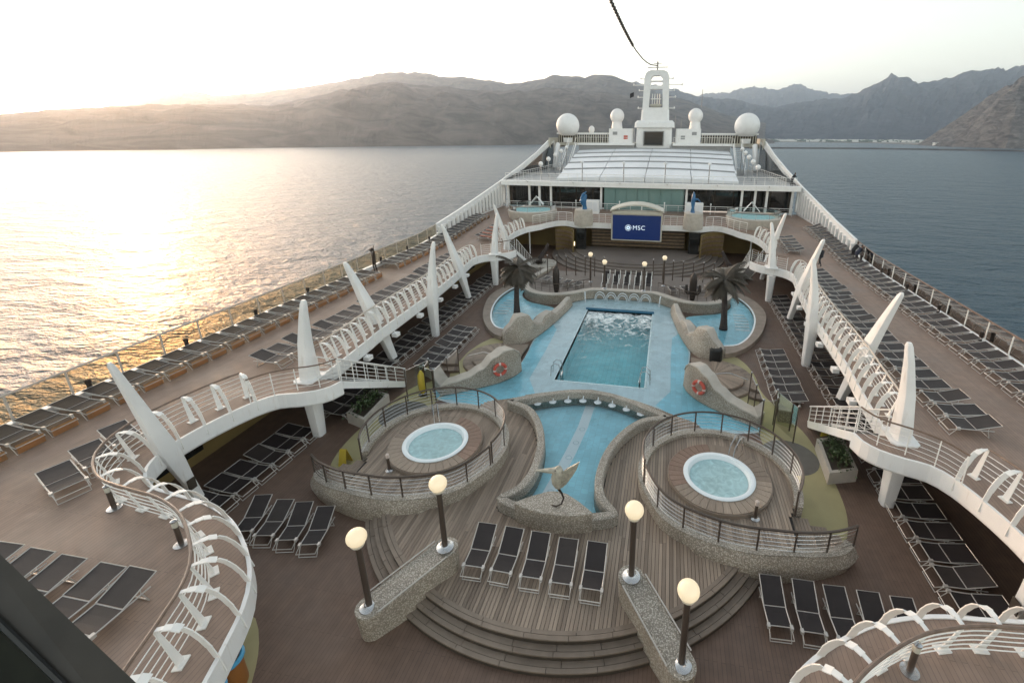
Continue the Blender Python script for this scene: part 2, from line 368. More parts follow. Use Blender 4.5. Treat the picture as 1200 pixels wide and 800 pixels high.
def evenly(path, d, closed=False):
    """points every ~d metres along a polyline, with tangents"""
    P = [Vector(p) for p in path]
    if closed: P = P+[P[0]]
    L = [0]
    for a, b in zip(P, P[1:]): L.append(L[-1]+(b-a).length)
    n = max(1, round(L[-1]/d)); res = []
    for i in range(n+(0 if closed else 1)):
        s = L[-1]*i/n; j = 0
        while j < len(P)-2 and L[j+1] < s: j += 1
        t = (s-L[j])/max(1e-6, L[j+1]-L[j]); res.append((P[j].lerp(P[j+1], t), (P[j+1]-P[j]).normalized()))
    return res
def arc(cx, cy, r, a0, a1, n): return [(cx+r*math.cos(R(a0+(a1-a0)*i/n)), cy+r*math.sin(R(a0+(a1-a0)*i/n))) for i in range(n+1)]
def sym(half):   # half outline from the centre line out and back -> full closed outline
    return half+[(-x, y) for x, y in reversed(half) if x > 1e-3]
def side(sx): return 'left' if sx < 0 else 'right'
ORD = ['first','second','third','fourth','fifth','sixth','seventh','eighth','ninth','tenth','eleventh','twelfth','thirteenth','fourteenth','fifteenth','sixteenth','seventeenth','eighteenth','nineteenth','twentieth']
ORD += ['twenty-'+o for o in ORD[:9]]+['thirtieth']+['thirty-'+o for o in ORD[:9]]+['fortieth']+['forty-'+o for o in ORD[:9]]+['fiftieth']+['fifty-'+o for o in ORD[:9]]
_cache = {}
def cyl(name, r, h, mat, parent, loc, n=6, rx=0, rz=0):
    key = (name, r, round(h, 3), mat.name, n)
    if key not in _cache: _cache[key] = MB().tube([(0,0,0),(0,0,h)], r, n).mesh(name, mat)
    o = linked(name, _cache[key], parent); off = OFF.get(parent.name, (0,0,0))
    o.location = Vector(loc)-Vector(off); return o
def railing(name, label, path, zf, h=1.0, d=1.2, nr=4, mh=None, mp=None, mr=None, rh=.035, rp=.022, closed=False, sx=1, glassm=None, cat='railing', group=None, ends=True):
    """path: 2-D points; zf: floor height or function of arc fraction"""
    zfn = zf if callable(zf) else (lambda t: zf)
    P = [(Vector((p[0]*sx, p[1])), t) for p, t in [((q[0][0], q[0][1]), 0) for q in evenly([Vector((a[0], a[1])) for a in path], .3, closed)]]
    n = len(P); b = P[0][0]
    root = thing(name, label, cat, (b.x, b.y, zfn(0)), group=group)
    tt = lambda i: i/max(1, n-1)
    MB().tube([(p.x, p.y, zfn(tt(i))+h) for i, (p, _) in enumerate(P)], rh, 6, closed).build('handrail', mh or m_bronze, root, smooth=True)
    for k in range(nr):
        z = h*(k+.8)/(nr+.8)
        MB().tube([(p.x, p.y, zfn(tt(i))+z) for i, (p, _) in enumerate(P)], .011, 4, closed).build('rail', mr or mp or m_bronze, root)
    posts = evenly([Vector((a[0]*sx, a[1])) for a in path], d, closed); m_ = len(posts)
    for i, (p, t) in enumerate(posts):
        z = zfn(i/max(1, m_-1)); cyl('post', rp, h, mp or m_bronze, root, (p.x, p.y, z))
    if glassm:
        mb = MB()
        for i in range(m_-1):
            a, c = posts[i][0], posts[i+1][0]; za, zc = zfn(i/(m_-1)), zfn((i+1)/(m_-1)); t = (c-a).normalized()*.05
            g = MB().add([(a.x+t.x, a.y+t.y, za+.08), (c.x-t.x, c.y-t.y, zc+.08), (c.x-t.x, c.y-t.y, zc+h-.06), (a.x+t.x, a.y+t.y, za+h-.06)], [(0,1,2,3)])
            g.build('glass_panel', glassm, root)
    return root
#PART2
# ================================================================== SEA AND LAND
SEA = -36.0
def noise(x, y, s=0):
    from mathutils import noise as N
    return N.fractal(Vector((x, y, s)), 0.9, 2.1, 6)
def ridged(x, y, s=0):
    from mathutils import noise as N
    return N.ridged_multi_fractal(Vector((x, y, s)), 1.0, 2.1, 6, 1.0, 2.0)
m_sea = bpy.data.materials.new('sea_water'); m_sea.use_nodes = True
nt = m_sea.node_tree; b = nt.nodes['Principled BSDF']; b.inputs['Base Color'].default_value = (.055, .10, .135, 1)
b.inputs['Roughness'].default_value = .30; b.inputs['IOR'].default_value = 1.22; b.inputs['Specular IOR Level'].default_value = .5
tc = nt.nodes.new('ShaderNodeTexCoord'); prev = None
for (sc, dist, stretch) in ((.035, 1.9, (1, 2.2, 1)), (.12, 1.1, (1, 2.0, 1)), (.38, .45, (1, 1.8, 1)), (1.3, .13, (1, 1.5, 1))):
    mp = nt.nodes.new('ShaderNodeMapping'); mp.inputs['Scale'].default_value = stretch; mp.inputs['Rotation'].default_value = (0, 0, .25)
    nt.links.new(tc.outputs['Object'], mp.inputs['Vector'])
    n = nt.nodes.new('ShaderNodeTexNoise'); n.inputs['Scale'].default_value = sc; n.inputs['Detail'].default_value = 4; n.inputs['Distortion'].default_value = .4
    nt.links.new(mp.outputs[0], n.inputs['Vector'])
    bp = nt.nodes.new('ShaderNodeBump'); bp.inputs['Strength'].default_value = .8; bp.inputs['Distance'].default_value = dist*4.2
    nt.links.new(n.outputs[0], bp.inputs['Height'])
    if prev: nt.links.new(prev.outputs[0], bp.inputs['Normal'])
    prev = bp
nt.links.new(prev.outputs[0], b.inputs['Normal'])
o = MB().add([(-22000,-4000,SEA),(22000,-4000,SEA),(22000,26000,SEA),(-22000,26000,SEA)], [(0,1,2,3)]).build('sea', m_sea); o['kind'] = 'structure'

def rock(name, c1, c2, sc):
    mt = bpy.data.materials.new(name); mt.use_nodes = True; nt = mt.node_tree; b = nt.nodes['Principled BSDF']; b.inputs['Roughness'].default_value = .95
    b.inputs['Specular IOR Level'].default_value = .1
    tc = nt.nodes.new('ShaderNodeTexCoord'); mp = nt.nodes.new('ShaderNodeMapping'); mp.inputs['Scale'].default_value = (1, 1, 2.6)
    nt.links.new(tc.outputs['Object'], mp.inputs['Vector'])
    n = nt.nodes.new('ShaderNodeTexNoise'); n.inputs['Scale'].default_value = sc; n.inputs['Detail'].default_value = 10; n.inputs['Roughness'].default_value = .65; n.inputs['Distortion'].default_value = .8
    nt.links.new(mp.outputs[0], n.inputs['Vector'])
    mr = nt.nodes.new('ShaderNodeMapRange'); mr.inputs[1].default_value = .35; mr.inputs[2].default_value = .65; nt.links.new(n.outputs[0], mr.inputs[0])
    mx = nt.nodes.new('ShaderNodeMix'); mx.data_type = 'RGBA'; nt.links.new(mr.outputs[0], mx.inputs[0])
    mx.inputs[6].default_value = (*c1, 1); mx.inputs[7].default_value = (*c2, 1); nt.links.new(mx.outputs[2], b.inputs['Base Color'])
    bp = nt.nodes.new('ShaderNodeBump'); bp.inputs['Strength'].default_value = 1; bp.inputs['Distance'].default_value = 14
    nt.links.new(n.outputs[0], bp.inputs['Height']); nt.links.new(bp.outputs[0], b.inputs['Normal'])
    return mt
m_rock = rock('brown_rock', (.06, .052, .048), (.17, .145, .125), .006)
m_rock2 = rock('grey_rock', (.035, .038, .046), (.10, .10, .115), .006)
m_rock3 = rock('pale_brown_rock', (.08, .07, .065), (.26, .23, .21), .02)
# picture-independent ridge data: (azimuth X/Y, slope of the crest seen from the ship)
def az(px): # columns measured on the photograph converted to azimuth X/Y
    return math.tan(math.atan((px-687)/544.8/math.cos(PITCH)*1.0) - YAW) if False else None
def ridge(name, crest, shore, mat, back=1.5, nu=260, nv=26, rough=1.0, seed=0, foot=SEA-4, cliff=0.0, spur=1.0):
    """crest: [(ax, Y, z)], shore: [(ax, Y)] with X = ax*Y; lofted terrain with gullies running down from the crest"""
    a0, a1 = crest[0][0], crest[-1][0]
    def ip(tab, a, k):
        for p, q in zip(tab, tab[1:]):
            if a <= q[0]:
                t = (a-p[0])/(q[0]-p[0]); return p[k]+(q[k]-p[k])*t
        return tab[-1][k]
    vs = []; fs = []
    for i in range(nu+1):
        a = a0+(a1-a0)*i/nu; Yc = ip(crest, a, 1); zc = ip(crest, a, 2); Ys = ip(shore, a, 1)
        for j in range(nv+1):
            t = j/nv
            if t <= .75:
                u = t/.75; Y = Ys+(Yc-Ys)*u
                h = (u**.8)*(1-cliff)+cliff*min(1, u*3.2)
            else:
                u = (t-.75)/.25; Y = Yc+(Yc*back-Yc)*u; h = 1-u*.95
            X = a*Y; s = 1/430.
            z = foot+(zc-foot)*h
            env = math.sin(math.pi*min(1, t/.75)) if t < .75 else 0
            H = zc-foot
            g = noise(X*s*2.2, Y*s*1.1, seed)*.16+(ridged(X*s*1.4, Y*s*.8, seed+5)-1.0)*.15*spur
            z += H*env*g*rough
            if t > .55 and t < .92: z += H*.05*noise(X*s*5, seed*3.1, 2)*rough
            if j > 0: z += H*.012*noise(X*s*14, Y*s*14, seed)*rough
            if j == 0: z = foot
            vs.append((X, Y, z))
    w = nv+1
    for i in range(nu):
        for j in range(nv): fs.append((i*w+j, (i+1)*w+j, (i+1)*w+j+1, i*w+j+1))
    o = MB().add(vs, fs).build(name, mat, smooth=False); o['kind'] = 'structure'; return o
def hz(D, tab):      # crest table at depth D(ax) from (ax, z at Y=3000 above eye)
    out = []
    for ax, e in tab:
        d = D(ax) if callable(D) else D; out.append((ax, d, 14+e*d/3000.))
    return out
dA = lambda a: 2300+ (a+1.7)*900
ridge('coastal_headland', hz(dA, [(-2.6,120),(-2.0,130),(-1.70,128),(-1.53,158),(-1.30,182),(-1.15,189),(-1.00,185),(-.90,175),(-.85,205),(-.74,262),(-.60,315),(-.50,290),(-.40,262),(-.30,262),(-.24,270),(-.20,265),(-.12,240),(-.05,208),(.02,120),(.08,62),(.14,20),(.20,-30)]),
      [(-2.6,560),(-2.0,820),(-1.7,990),(-1.2,1230),(-.74,1680),(-.35,2200),(-.24,2500),(0,2900),(.2,3300)], m_rock, rough=.75, seed=3, cliff=.25)
ridge('inland_ridge', hz(5200, [(-2.2,120),(-1.53,140),(-1.40,170),(-1.30,206),(-1.22,262),(-1.15,297),(-1.10,280),(-1.05,250),(-.94,264),(-.85,290),(-.74,322),(-.61,380),(-.52,372),(-.48,345),(-.44,348),(-.40,330),(-.33,300),(-.28,318),(-.24,350),(-.20,338),(-.175,330),(-.16,346),(-.12,338),(-.08,295),(-.03,240),(.02,205),(.10,120),(.18,70)]),
      [(-2.2,3300),(.3,3600)], m_rock, rough=.5, seed=9)
ridge('dark_mountain_range', hz(8200, [(-.20,300),(-.08,300),(-.03,282),(.0,262),(.03,230),(.08,208),(.11,200),(.16,172),(.19,160),(.22,178),(.27,196),(.31,200),(.335,232),(.36,272),(.385,318),(.40,312),(.43,282),(.45,284),(.48,298),(.51,330),(.54,345),(.58,346),(.66,380),(.8,300),(1.1,260)]),
      [(-.2,6400),(1.1,6400)], m_rock2, rough=.8, seed=15, nu=300, foot=-40)
ridge('distant_mountains', hz(13500, [(-.05,170),(.03,215),(.07,238),(.10,240),(.13,262),(.155,268),(.17,262),(.19,250),(.21,270),(.225,285),(.24,268),(.26,245),(.30,225),(.36,230),(.5,180)]),
      [(-.05,11000),(.5,11000)], m_rock2, rough=.7, seed=22, foot=-40)
ridge('rocky_headland', [(.455,3200,-30),(.475,3180,20),(.49,3150,62),(.51,3100,105),(.53,3050,165),(.55,3000,215),(.575,3000,265),(.60,3000,310),(.66,2900,330),(.8,2800,360),(1.3,2600,420)],
      [(.455,3100),(.5,2800),(.6,2450),(1.3,2000)], m_rock3, rough=1.5, seed=31, nu=180, nv=40, spur=2.0, cliff=.2)
m_sand = M('dry_plain', (.26, .23, .20), .95, var=.2, vscale=.002)
o = MB().prism([(-300,4400),(900,4250),(1500,4000),(1500,3300),(1900,2950),(4800,2600),(9000,9000),(-300,9000)], -40, -33).build('coastal_plain', m_sand); o['kind'] = 'structure'
m_break = M('breakwater_rock', (.10, .09, .085), .95, var=.4, vscale=.05)
o = MB().ribbon([(250,2080),(380,2060),(800,2120),(1250,1950),(1700,1750)], [(14,-38),(5,-30),(-5,-30),(-14,-38)]).build('breakwater', m_break); tag(o, 'long low dark rock breakwater across the bay on the right', 'breakwater')
# palm groves and the town on the plain
mb = MB(); rnd = random.Random(4)
for k in range(900):
    a = rnd.uniform(.13, .47); Y = rnd.uniform(4450, 5600); s = rnd.uniform(12, 34); x = a*Y; h = rnd.uniform(6, 15)
    mb.lathe([(s*.9, 0), (s, h*.5), (s*.5, h), (0.01, h*1.1)], (x, Y, -34), 6)
o = mb.build('palm_grove', m_leaf); o['kind'] = 'stuff'; tag(o, 'dark line of far groves along the plain behind the beach', 'grove')
m_bld = M('pale_house_paint', (.85, .83, .78), .8)
mb = MB()
for k in range(260):
    a = rnd.uniform(.12, .46); Y = rnd.uniform(4350, 5300); x = a*Y; w = rnd.uniform(10, 42); d = rnd.uniform(8, 16); h = rnd.uniform(7, 19)
    mb.box(x, x+w, Y, Y+d, -34, -34+h)
o = mb.build('far_town', m_bld); o['kind'] = 'stuff'; tag(o, 'scatter of tiny white houses of the far town on the plain', 'town')
pos = ['leftmost', 'second', 'third', 'fourth', 'fifth', 'sixth', 'rightmost']
for k in range(7):
    x = 1415+k*58; Y = 2930-k*62; w = [60, 34, 50, 44, 66, 36, 70][k]; h = [16, 22, 13, 20, 15, 24, 18][k]
    t = thing('harbour_building', f'{pos[k]} white harbour building in the row at the foot of the rocky headland', 'building', (x, Y, -34), group='harbour buildings under the headland')
    MB().box(x, x+w, Y, Y+24, -34, -34+h).build('wall', m_bld, t)
    MB().box(x-1.5, x+w+1.5, Y-1.5, Y+25.5, -34+h, -34+h+2).build('roof', m_roofw, t)
# ================================================================== HULL AND DECKS
def zd(Y):        # the gallery deck rises a little towards the bow
    return 3.1 if Y < 43.1 else (3.1+.8*(Y-43.1)/10.9 if Y < 54 else 3.9)
for sx in (-1, 1):
    MB().ribbon([(21.25,-12),(21.25,60),(20.7,80),(19,105),(12,130)], [(0,SEA-3),(0,2.4),(-.25,2.4),(-.25,SEA-3)]).build('hull_side', m_hull, sx=sx)['kind'] = 'structure'
# main pool deck with the pool cut out
PX, PY0, PY1 = 2.68, 24.1, 36.1
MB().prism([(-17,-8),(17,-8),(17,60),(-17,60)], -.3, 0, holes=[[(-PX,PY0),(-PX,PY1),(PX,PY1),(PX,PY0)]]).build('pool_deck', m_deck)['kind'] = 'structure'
edge = [(4.9,0),(5.2,3.8),(5.6,5.2),(5.9,6.0),(6.2,6.7),(6.7,7.4),(7.5,8.1),(8.8,8.9),(10.2,9.35),(11.5,9.5),(12.7,9.7),(13.7,10.4),(14.1,11.4),(14.1,12.4),(13.9,13.5),(13.5,14.7),(13.0,15.35),(12.3,15.6),(11.6,15.95),(11.2,16.4),(11.05,16.9)]
edgeB = [(12.3,16.9),(12.35,17.6),(12.45,19),(12.65,21.3),(12.8,22.8),(12.95,26.4),(13.1,30),(13.5,34.5),(13.95,38),(14.05,39.4),(13.6,40.6),(12.8,41.2),(12.2,41.5),(11.6,42.1),(11.3,42.7),(11.2,43.1)]
edgeC = [(12.4,43.1),(12.8,44.2),(13.3,46),(13.5,48.1),(13.3,50.0),(12.6,51.8),(11.5,53.0),(10.7,54.3),(9.9,55.5),(8.9,55.9),(7.9,55.3),(7.0,54.8),(5.4,55.2),(3.2,55.2),(0,55.3)]
EA, EB, EC = spline(edge, .3), spline(edgeB, .4), spline(edgeC, .4)
full = EA+EB+EC
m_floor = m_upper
for sx in (-1, 1):
    # deck surface as one sheet from the inner edge out to the kerb
    mb = MB(); inner = [(p.x, p.y) for p in full if p.y < 54]; 
    ys = []
    for (x, y) in inner:
        if ys and y <= ys[-1][1]+.02: 
            continue
        ys.append((x, y))
    vs = []; fs = []
    near = [(p.x, p.y) for p in EA]
    poly = [(p.x, p.y) for p in EA+EB] + [(12.4,43.1)] + [(21.2,43.1),(21.2,0)]
    # flat part to Y=42/43
    mb.prism(poly, 2.55, 3.1)
    rest = [p for p in EC if p.y >= 43.1 and p.x >= 10.2 and p.y < 54.6]
    rest = [Vector((12.4, 43.101))]+[p for p in rest if p.y > 43.15]
    for i, p in enumerate(rest):
        vs += [(p.x, p.y, zd(p.y)), (21.2, p.y, zd(p.y)), (p.x, p.y, zd(p.y)-.55), (21.2, p.y, zd(p.y)-.55)]
    for i in range(len(rest)-1):
        a = i*4; fs += [(a, a+1, a+5, a+4), (a+2, a+6, a+7, a+3), (a, a+4, a+6, a+2)]
    mb.add(vs, fs)
    o = mb.build('gallery_deck', m_floor, sx=sx); o['kind'] = 'structure'
    # white fascia round the edge, butted onto the slab
    for nm, path, zf in (('a', EA, lambda y: 3.1), ('b', EB, lambda y: 3.1)):
        MB().ribbon([(p.x, p.y) for p in path], [(0.003,3.13),(.10,3.13),(.10,2.5),(.06,2.42),(0.003,2.42)]).build('gallery_fascia', m_white, sx=sx)['kind'] = 'structure'
    pc = [(p.x, p.y) for p in EC]
    MB().ribbon(pc, lambda i, k: [(0.003, zd(pc[i][1])+.03), (.10, zd(pc[i][1])+.03), (.10, zd(pc[i][1])-.62), (0.003, zd(pc[i][1])-.62)]).build('gallery_fascia', m_white, sx=sx)['kind'] = 'structure'
    # kerb beam outside
    MB().ribbon([(20.85,0),(20.85,42),(20.85,54),(20.6,66)], lambda i, k: [(.0, [3.1,3.1,3.9,3.9][i]-.1), (.0, [3.1,3.1,3.9,3.9][i]+.28), (-.35, [3.1,3.1,3.9,3.9][i]+.28), (-.35, [3.1,3.1,3.9,3.9][i]-.8)]).build('outer_kerb', m_white, sx=sx)['kind'] = 'structure'
    # wall under the gallery
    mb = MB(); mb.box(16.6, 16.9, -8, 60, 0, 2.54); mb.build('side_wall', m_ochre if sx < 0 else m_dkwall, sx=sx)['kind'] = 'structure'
    for k in range(12):
        y = 3+k*4.4
        t = MB(); t.box(16.52, 16.598, y, y+2.6, .5, 2.2)
        tag(t.build('wall_window', m_dkglass, sx=sx), f'{ORD[k]} dark window from the near end of the {side(sx)} wall under the gallery', 'window', 'dark windows under the gallery')
# forward balcony floor
half = [(p.x, p.y) for p in EC if p.x < 10.75 or p.y > 54.25]
half = [(0, 55.3)] + [q for q in reversed(half) if q[0] > .01] + [(21.2, 54.25), (20.6, 66.5), (0, 66.5)]
poly = half+[(-x, y) for x, y in reversed(half) if x > .01]
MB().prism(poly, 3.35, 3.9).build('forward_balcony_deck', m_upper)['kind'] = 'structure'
MB().box(-17, 17, 59, 59.3, 0, 3.34).build('stage_back_wall', m_ochre)['kind'] = 'structure'
#PART3
# ================================================================== MAIN POOL AND BLUE WALKWAY
t = thing('main_pool', 'large rectangular teal swimming pool with churning water in the middle of the deck', 'pool', (0, 30, 0))
mb = MB()
mb.add([(-PX,PY0,-1.5),(PX,PY0,-1.5),(PX,PY1,-1.5),(-PX,PY1,-1.5),(-PX,PY0,.02),(PX,PY0,.02),(PX,PY1,.02),(-PX,PY1,.02)], [(0,1,2,3),(0,1,5,4),(1,2,6,5),(2,3,7,6),(3,0,4,7)])
mb.build('basin', m_teal, t)
MB().add([(-PX+.01,PY0+.01,-.10),(PX-.01,PY0+.01,-.10),(PX-.01,PY1-.01,-.10),(-PX+.01,PY1-.01,-.10)], [(0,1,2,3)]).build('water', m_wdeep, t)
for (x0,x1,y0,y1) in ((-PX-.16,PX+.16,PY1,PY1+.16),(PX,PX+.13,PY0,PY1),(-PX-.13,-PX,PY0,PY1),(-PX-.13,PX+.13,PY0-.13,PY0)):
    MB().box(x0,x1,y0,y1,.0,.045 if y0 < PY1 else .20).build('pool_edge', m_paleb if y0 < PY1 else m_dkblue, t)
blue_half = [(0,21.6),(2.6,21.2),(5.0,20.3),(8.6,20.9),(8.1,21.9),(6.6,22.8),(5.4,23.8),(5.3,25.8),(5.35,27.5),(5.5,29.2),(5.35,31),(5.0,32.6),(4.6,34.6),(4.5,36.6),(3.9,38.2),(2.6,39.0),(0,39.0)]
bl = [(p.x, p.y) for p in spline(blue_half, .6)]
hole = [(-PX-.135,PY0-.135),(-PX-.135,PY1+.165),(PX+.135,PY1+.165),(PX+.135,PY0-.135)]
o = MB().prism(sym(bl), .004, .03, holes=[hole]).build('pool_walkway', m_paleb); o['kind'] = 'structure'
# darker blue bands at the outside of the walkway
for sx in (-1, 1):
    band = [(5.3,20.6),(8.5,20.95),(8.05,21.85),(6.6,22.7),(5.35,23.7),(5.25,26),(5.3,27.6),(5.4,29.2),(5.2,31),(4.85,32.6),(4.3,31.5),(4.2,28),(4.2,24),(3.4,22.4)]
    MB().prism(band, None, .036).build('pool_walkway_band', m_blue, sx=sx)['kind'] = 'structure'
o = MB().prism(sym(bl), None, .085, holes=[[(-PX,PY0),(-PX,PY1),(PX,PY1),(PX,PY0)]]).build('walkway_water', m_water); o['kind'] = 'structure'
for sx in (-1, 1):   # ladder rails at the near corners
    t = thing('pool_ladder', f'steel pool ladder at the near {side(sx)} corner of the main pool', 'ladder', (sx*2.7, 24.6, 0), group='pool ladders')
    for dy in (0, .55):
        MB().tube([(2.35,24.5+dy,-.6),(2.4,24.5+dy,.5),(2.5,24.5+dy,.85),(2.75,24.5+dy,.9),(2.95,24.5+dy,.7),(3.0,24.5+dy,.05)], .028, 6).build('handrail', m_steel, t, sx=sx, smooth=True)
    for k in range(3): MB().box(2.33,2.43,24.5,25.05,-.5+k*.3,-.46+k*.3).build('rung', m_steel, t, sx=sx)
# ================================================================== SIDE POOLS WITH PALMS
for sx in (-1, 1):
    t = thing('side_pool', f'shallow blue crescent pool with brown rim round the {side(sx)} palm', 'pool', (sx*8.3, 34, 0))
    outer = [(9.3,43.2),(10.6,41.6),(11.5,39.5),(11.75,37.2),(11.3,34.8),(10.5,32.4),(9.4,30.4),(8.3,29.2),(7.7,28.9)]
    innr = [(9.2,42.0),(10.1,40.4),(10.65,38.4),(10.7,36.2),(10.3,34.0),(9.6,32.0),(8.7,30.6),(7.7,30.2),(6.9,31.0),(6.2,32.4),(5.7,34.0),(5.4,35.6),(6.6,36.3),(8.0,36.9),(9.0,38.1),(9.3,39.5),(9.0,41.2)]
    so = [(p.x,p.y) for p in spline(outer,.35)]; si = [(p.x,p.y) for p in spline(innr[:8],.35)]
    MB().prism(so+list(reversed(si)), 0.004, .34).build('rim', m_rimbr, t, sx=sx)
    wi = [(p.x,p.y) for p in spline(innr,.35,True)]
    MB().ribbon(si, [(-.02,.345),(.10,.345),(.10,.30),(-.02,.30)]).build('rim_edge_line', m_whitil, t, sx=sx)
    MB().prism(wi, None, .10).build('pool_floor', m_blue, t, sx=sx)
    MB().prism(wi, None, .24).build('water', m_water, t, sx=sx)
    for k in range(6):      # entry steps seen through the water
        MB().box(9.0+k*.04, 10.2-abs(k-3)*.06, 33.6+k*.62, 33.9+k*.62, .101, .15).build('step', m_paleb, t, sx=sx)
    # sculpted pebble wall between the side pool and the walkway
    path = [(4.55,36.9),(4.75,35.5),(5.05,34.0),(5.35,32.6),(5.7,31.2),(6.15,29.9),(6.75,29.0),(7.5,28.6)]
    P = spline(path, .15); n = len(P); hs = [(0,.75),(.1,.70),(.2,.55),(.34,.50),(.45,.95),(.55,1.0),(.63,.72),(.72,1.1),(.80,1.85),(.88,1.95),(.95,1.2),(1,.5)]
    def hgt(u, tab=hs):
        for a, b2 in zip(tab, tab[1:]):
            if u <= b2[0]:
                q = (u-a[0])/(b2[0]-a[0]); q = q*q*(3-2*q); return a[1]+(b2[1]-a[1])*q
        return tab[-1][1]
    th = lambda u: .30+.30*min(1, u*1.3)
    w = thing('sculpted_pebble_wall', f'wavy grey pebble wall between the main pool and the {side(sx)} palm pool', 'wall', (sx*5.6, 32, 0))
    MB().ribbon([(p.x,p.y) for p in P], lambda i,k: [(-th(i/k)-.12,0.004),(-th(i/k),hgt(i/k)*.8),(-th(i/k)*.6,hgt(i/k)*.985),(th(i/k)*.6,hgt(i/k)*.985),(th(i/k),hgt(i/k)*.8),(th(i/k)+.12,0.004)]).build('wall_body', m_peb, w, sx=sx, smooth=True)
    MB().ribbon([(p.x,p.y) for p in P], lambda i,k: [(-th(i/k)*.62,hgt(i/k)*.97),(-th(i/k)*.5,hgt(i/k)+.05),(th(i/k)*.5,hgt(i/k)+.05),(th(i/k)*.62,hgt(i/k)*.97)]).build('coping', m_smooth, w, sx=sx, smooth=True)
    if sx > 0: MB().lathe([(.0,0),(.42,0),(.42,.9),(.36,1.0),(0.01,1.0)], (7.05,28.35,0), 14).build('niche', m_black, w)
    # hump wall with a lifebuoy, and its round teak seating deck
    path2 = [(5.25,24.9),(5.45,24.2),(5.95,23.45),(6.6,22.85),(7.3,22.35),(8.0,21.85),(8.7,21.4)]
    P2 = spline(path2, .12)
    h2 = [(0,1.05),(.06,1.45),(.16,1.85),(.26,1.92),(.38,1.70),(.52,1.15),(.68,.82),(.85,.70),(1,.62)]
    w = thing('hump_wall', f'humped grey pebble wall carrying the {side(sx)} lifebuoy beside the main pool', 'wall', (sx*6.2, 23.2, 0))
    MB().ribbon([(p.x,p.y) for p in P2], lambda i,k: [(-.34,.004),(-.30,hgt(i/k,h2)),(.30,hgt(i/k,h2)),(.34,.004)]).build('wall_body', m_peb, w, sx=sx, smooth=True)
    MB().ribbon([(p.x,p.y) for p in P2], lambda i,k: [(-.36,hgt(i/k,h2)+.003),(-.34,hgt(i/k,h2)+.08),(.34,hgt(i/k,h2)+.08),(.36,hgt(i/k,h2)+.003)]).build('coping', m_smooth, w, sx=sx, smooth=True)
    t = thing('lifebuoy', f'red and white lifebuoy on the {side(sx)} humped wall', 'lifebuoy', (sx*5.72,23.08,.95), group='lifebuoys on the humped walls')
    d = Vector((-.62,-.78,0)).normalized(); u = Vector((0,0,1)); x = d.cross(u); c0 = Vector((5.70,23.10,1.0))+d*.08
    for q in range(4):
        for nm, a0, a1, mt, r in (('ring', 8, 82, m_red, .095), ('band', 82, 98, m_buoyw, .1)):
            MB().tube([c0+x*(math.cos(R(a))*.34)+u*(math.sin(R(a))*.34) for a in [q*90+a0+(a1-a0)*k/6 for k in range(7)]], r, 8).build(nm, mt, t, sx=sx, smooth=True)
    t = thing('seating_deck', f'round stepped teak seating deck behind the {side(sx)} humped wall', 'deck', (sx*7.0,26.2,0))
    for k,(r,z) in enumerate(((2.35,.16),(1.75,.32))):
        c = (6.75+k*.0, 26.0)
        mb = MB(); n = 30
        for j in range(n):
            a0, a1 = -85+175*j/n, -85+175*(j+.93)/n
            mb.prism(arc(c[0],c[1],r,a0,a1,2)+list(reversed(arc(c[0],c[1],max(.15,r-.62 if k==0 else .15),a0,a1,2))), z-.05, z)
        mb.build('teak_boards', m_plank, t, sx=sx)['kind'] = 'stuff'
        MB().prism(arc(c[0],c[1],r+.03,-86,92,30)+[(5.5,28.2),(5.5,24.2)], .007, z-.052).build('riser', m_steptk, t, sx=sx)
    if True:
        MB().tube([(6.2,24.6,1.0),(7.5,25.2,.9),(8.6,25.2,.55)], .03, 6).build('grab_rail', m_steel, t, sx=sx)
# ================================================================== FOUNTAIN WALL TERRACE
fw = [(0,39.15),(1.4,39.1),(2.7,38.95),(3.5,38.45),(4.3,37.75),(5.3,37.15),(6.4,36.95),(7.5,37.2),(8.4,37.9),(9.0,38.9),(9.3,40.2),(9.2,41.6),(8.8,43.4),(8.4,45.2)]
fs_ = [(p.x,p.y) for p in spline(fw,.3)]
MB().prism(sym(fs_), .004, .62).build('terrace_deck', m_stage)['kind'] = 'structure'
t = thing('fountain_wall', 'curved stone wall with water jets at the far end of the main pool', 'wall', (0,39,0))
fullp = [(-x,y) for x,y in reversed(fs_[1:])]+fs_
MB().ribbon(fullp, [(.34,.625),(.34,.84),(.02,.88),(-.16,.80),(-.12,.62),(-.02,.3),(-.1,.004),(.0,.004),(.0,.625)]).build('wall_body', m_peb, t, smooth=True)
MB().ribbon(fullp, [(.36,.842),(.36,.93),(-.22,.93),(-.22,.842)]).build('coping', m_smooth, t)
m_jet = M('white_spray', (.8,.85,.88), .6)
mj = m_jet.node_tree; bj = mj.nodes['Principled BSDF']; bj.inputs['Alpha'].default_value = .75
for k in range(5):
    x = -2.0+k*1.0
    for w_, h_ in ((.48,.80),(.38,.62)):
        MB().tube([(x-w_*math.cos(math.pi*q/18), 38.62-.25*math.sin(math.pi*q/18)-(.0 if h_>.7 else .12), .09+h_*math.sin(math.pi*q/18)) for q in range(19)], .035, 5).build('water_jet', m_jet, t, smooth=True)
for sx in (-1,1):
    MB().tube([(3.3,38.1,.9),(3.25,37.9,.8),(3.2,37.75,.05)], .05, 6).build('water_jet', m_jet, t, sx=sx, smooth=True)
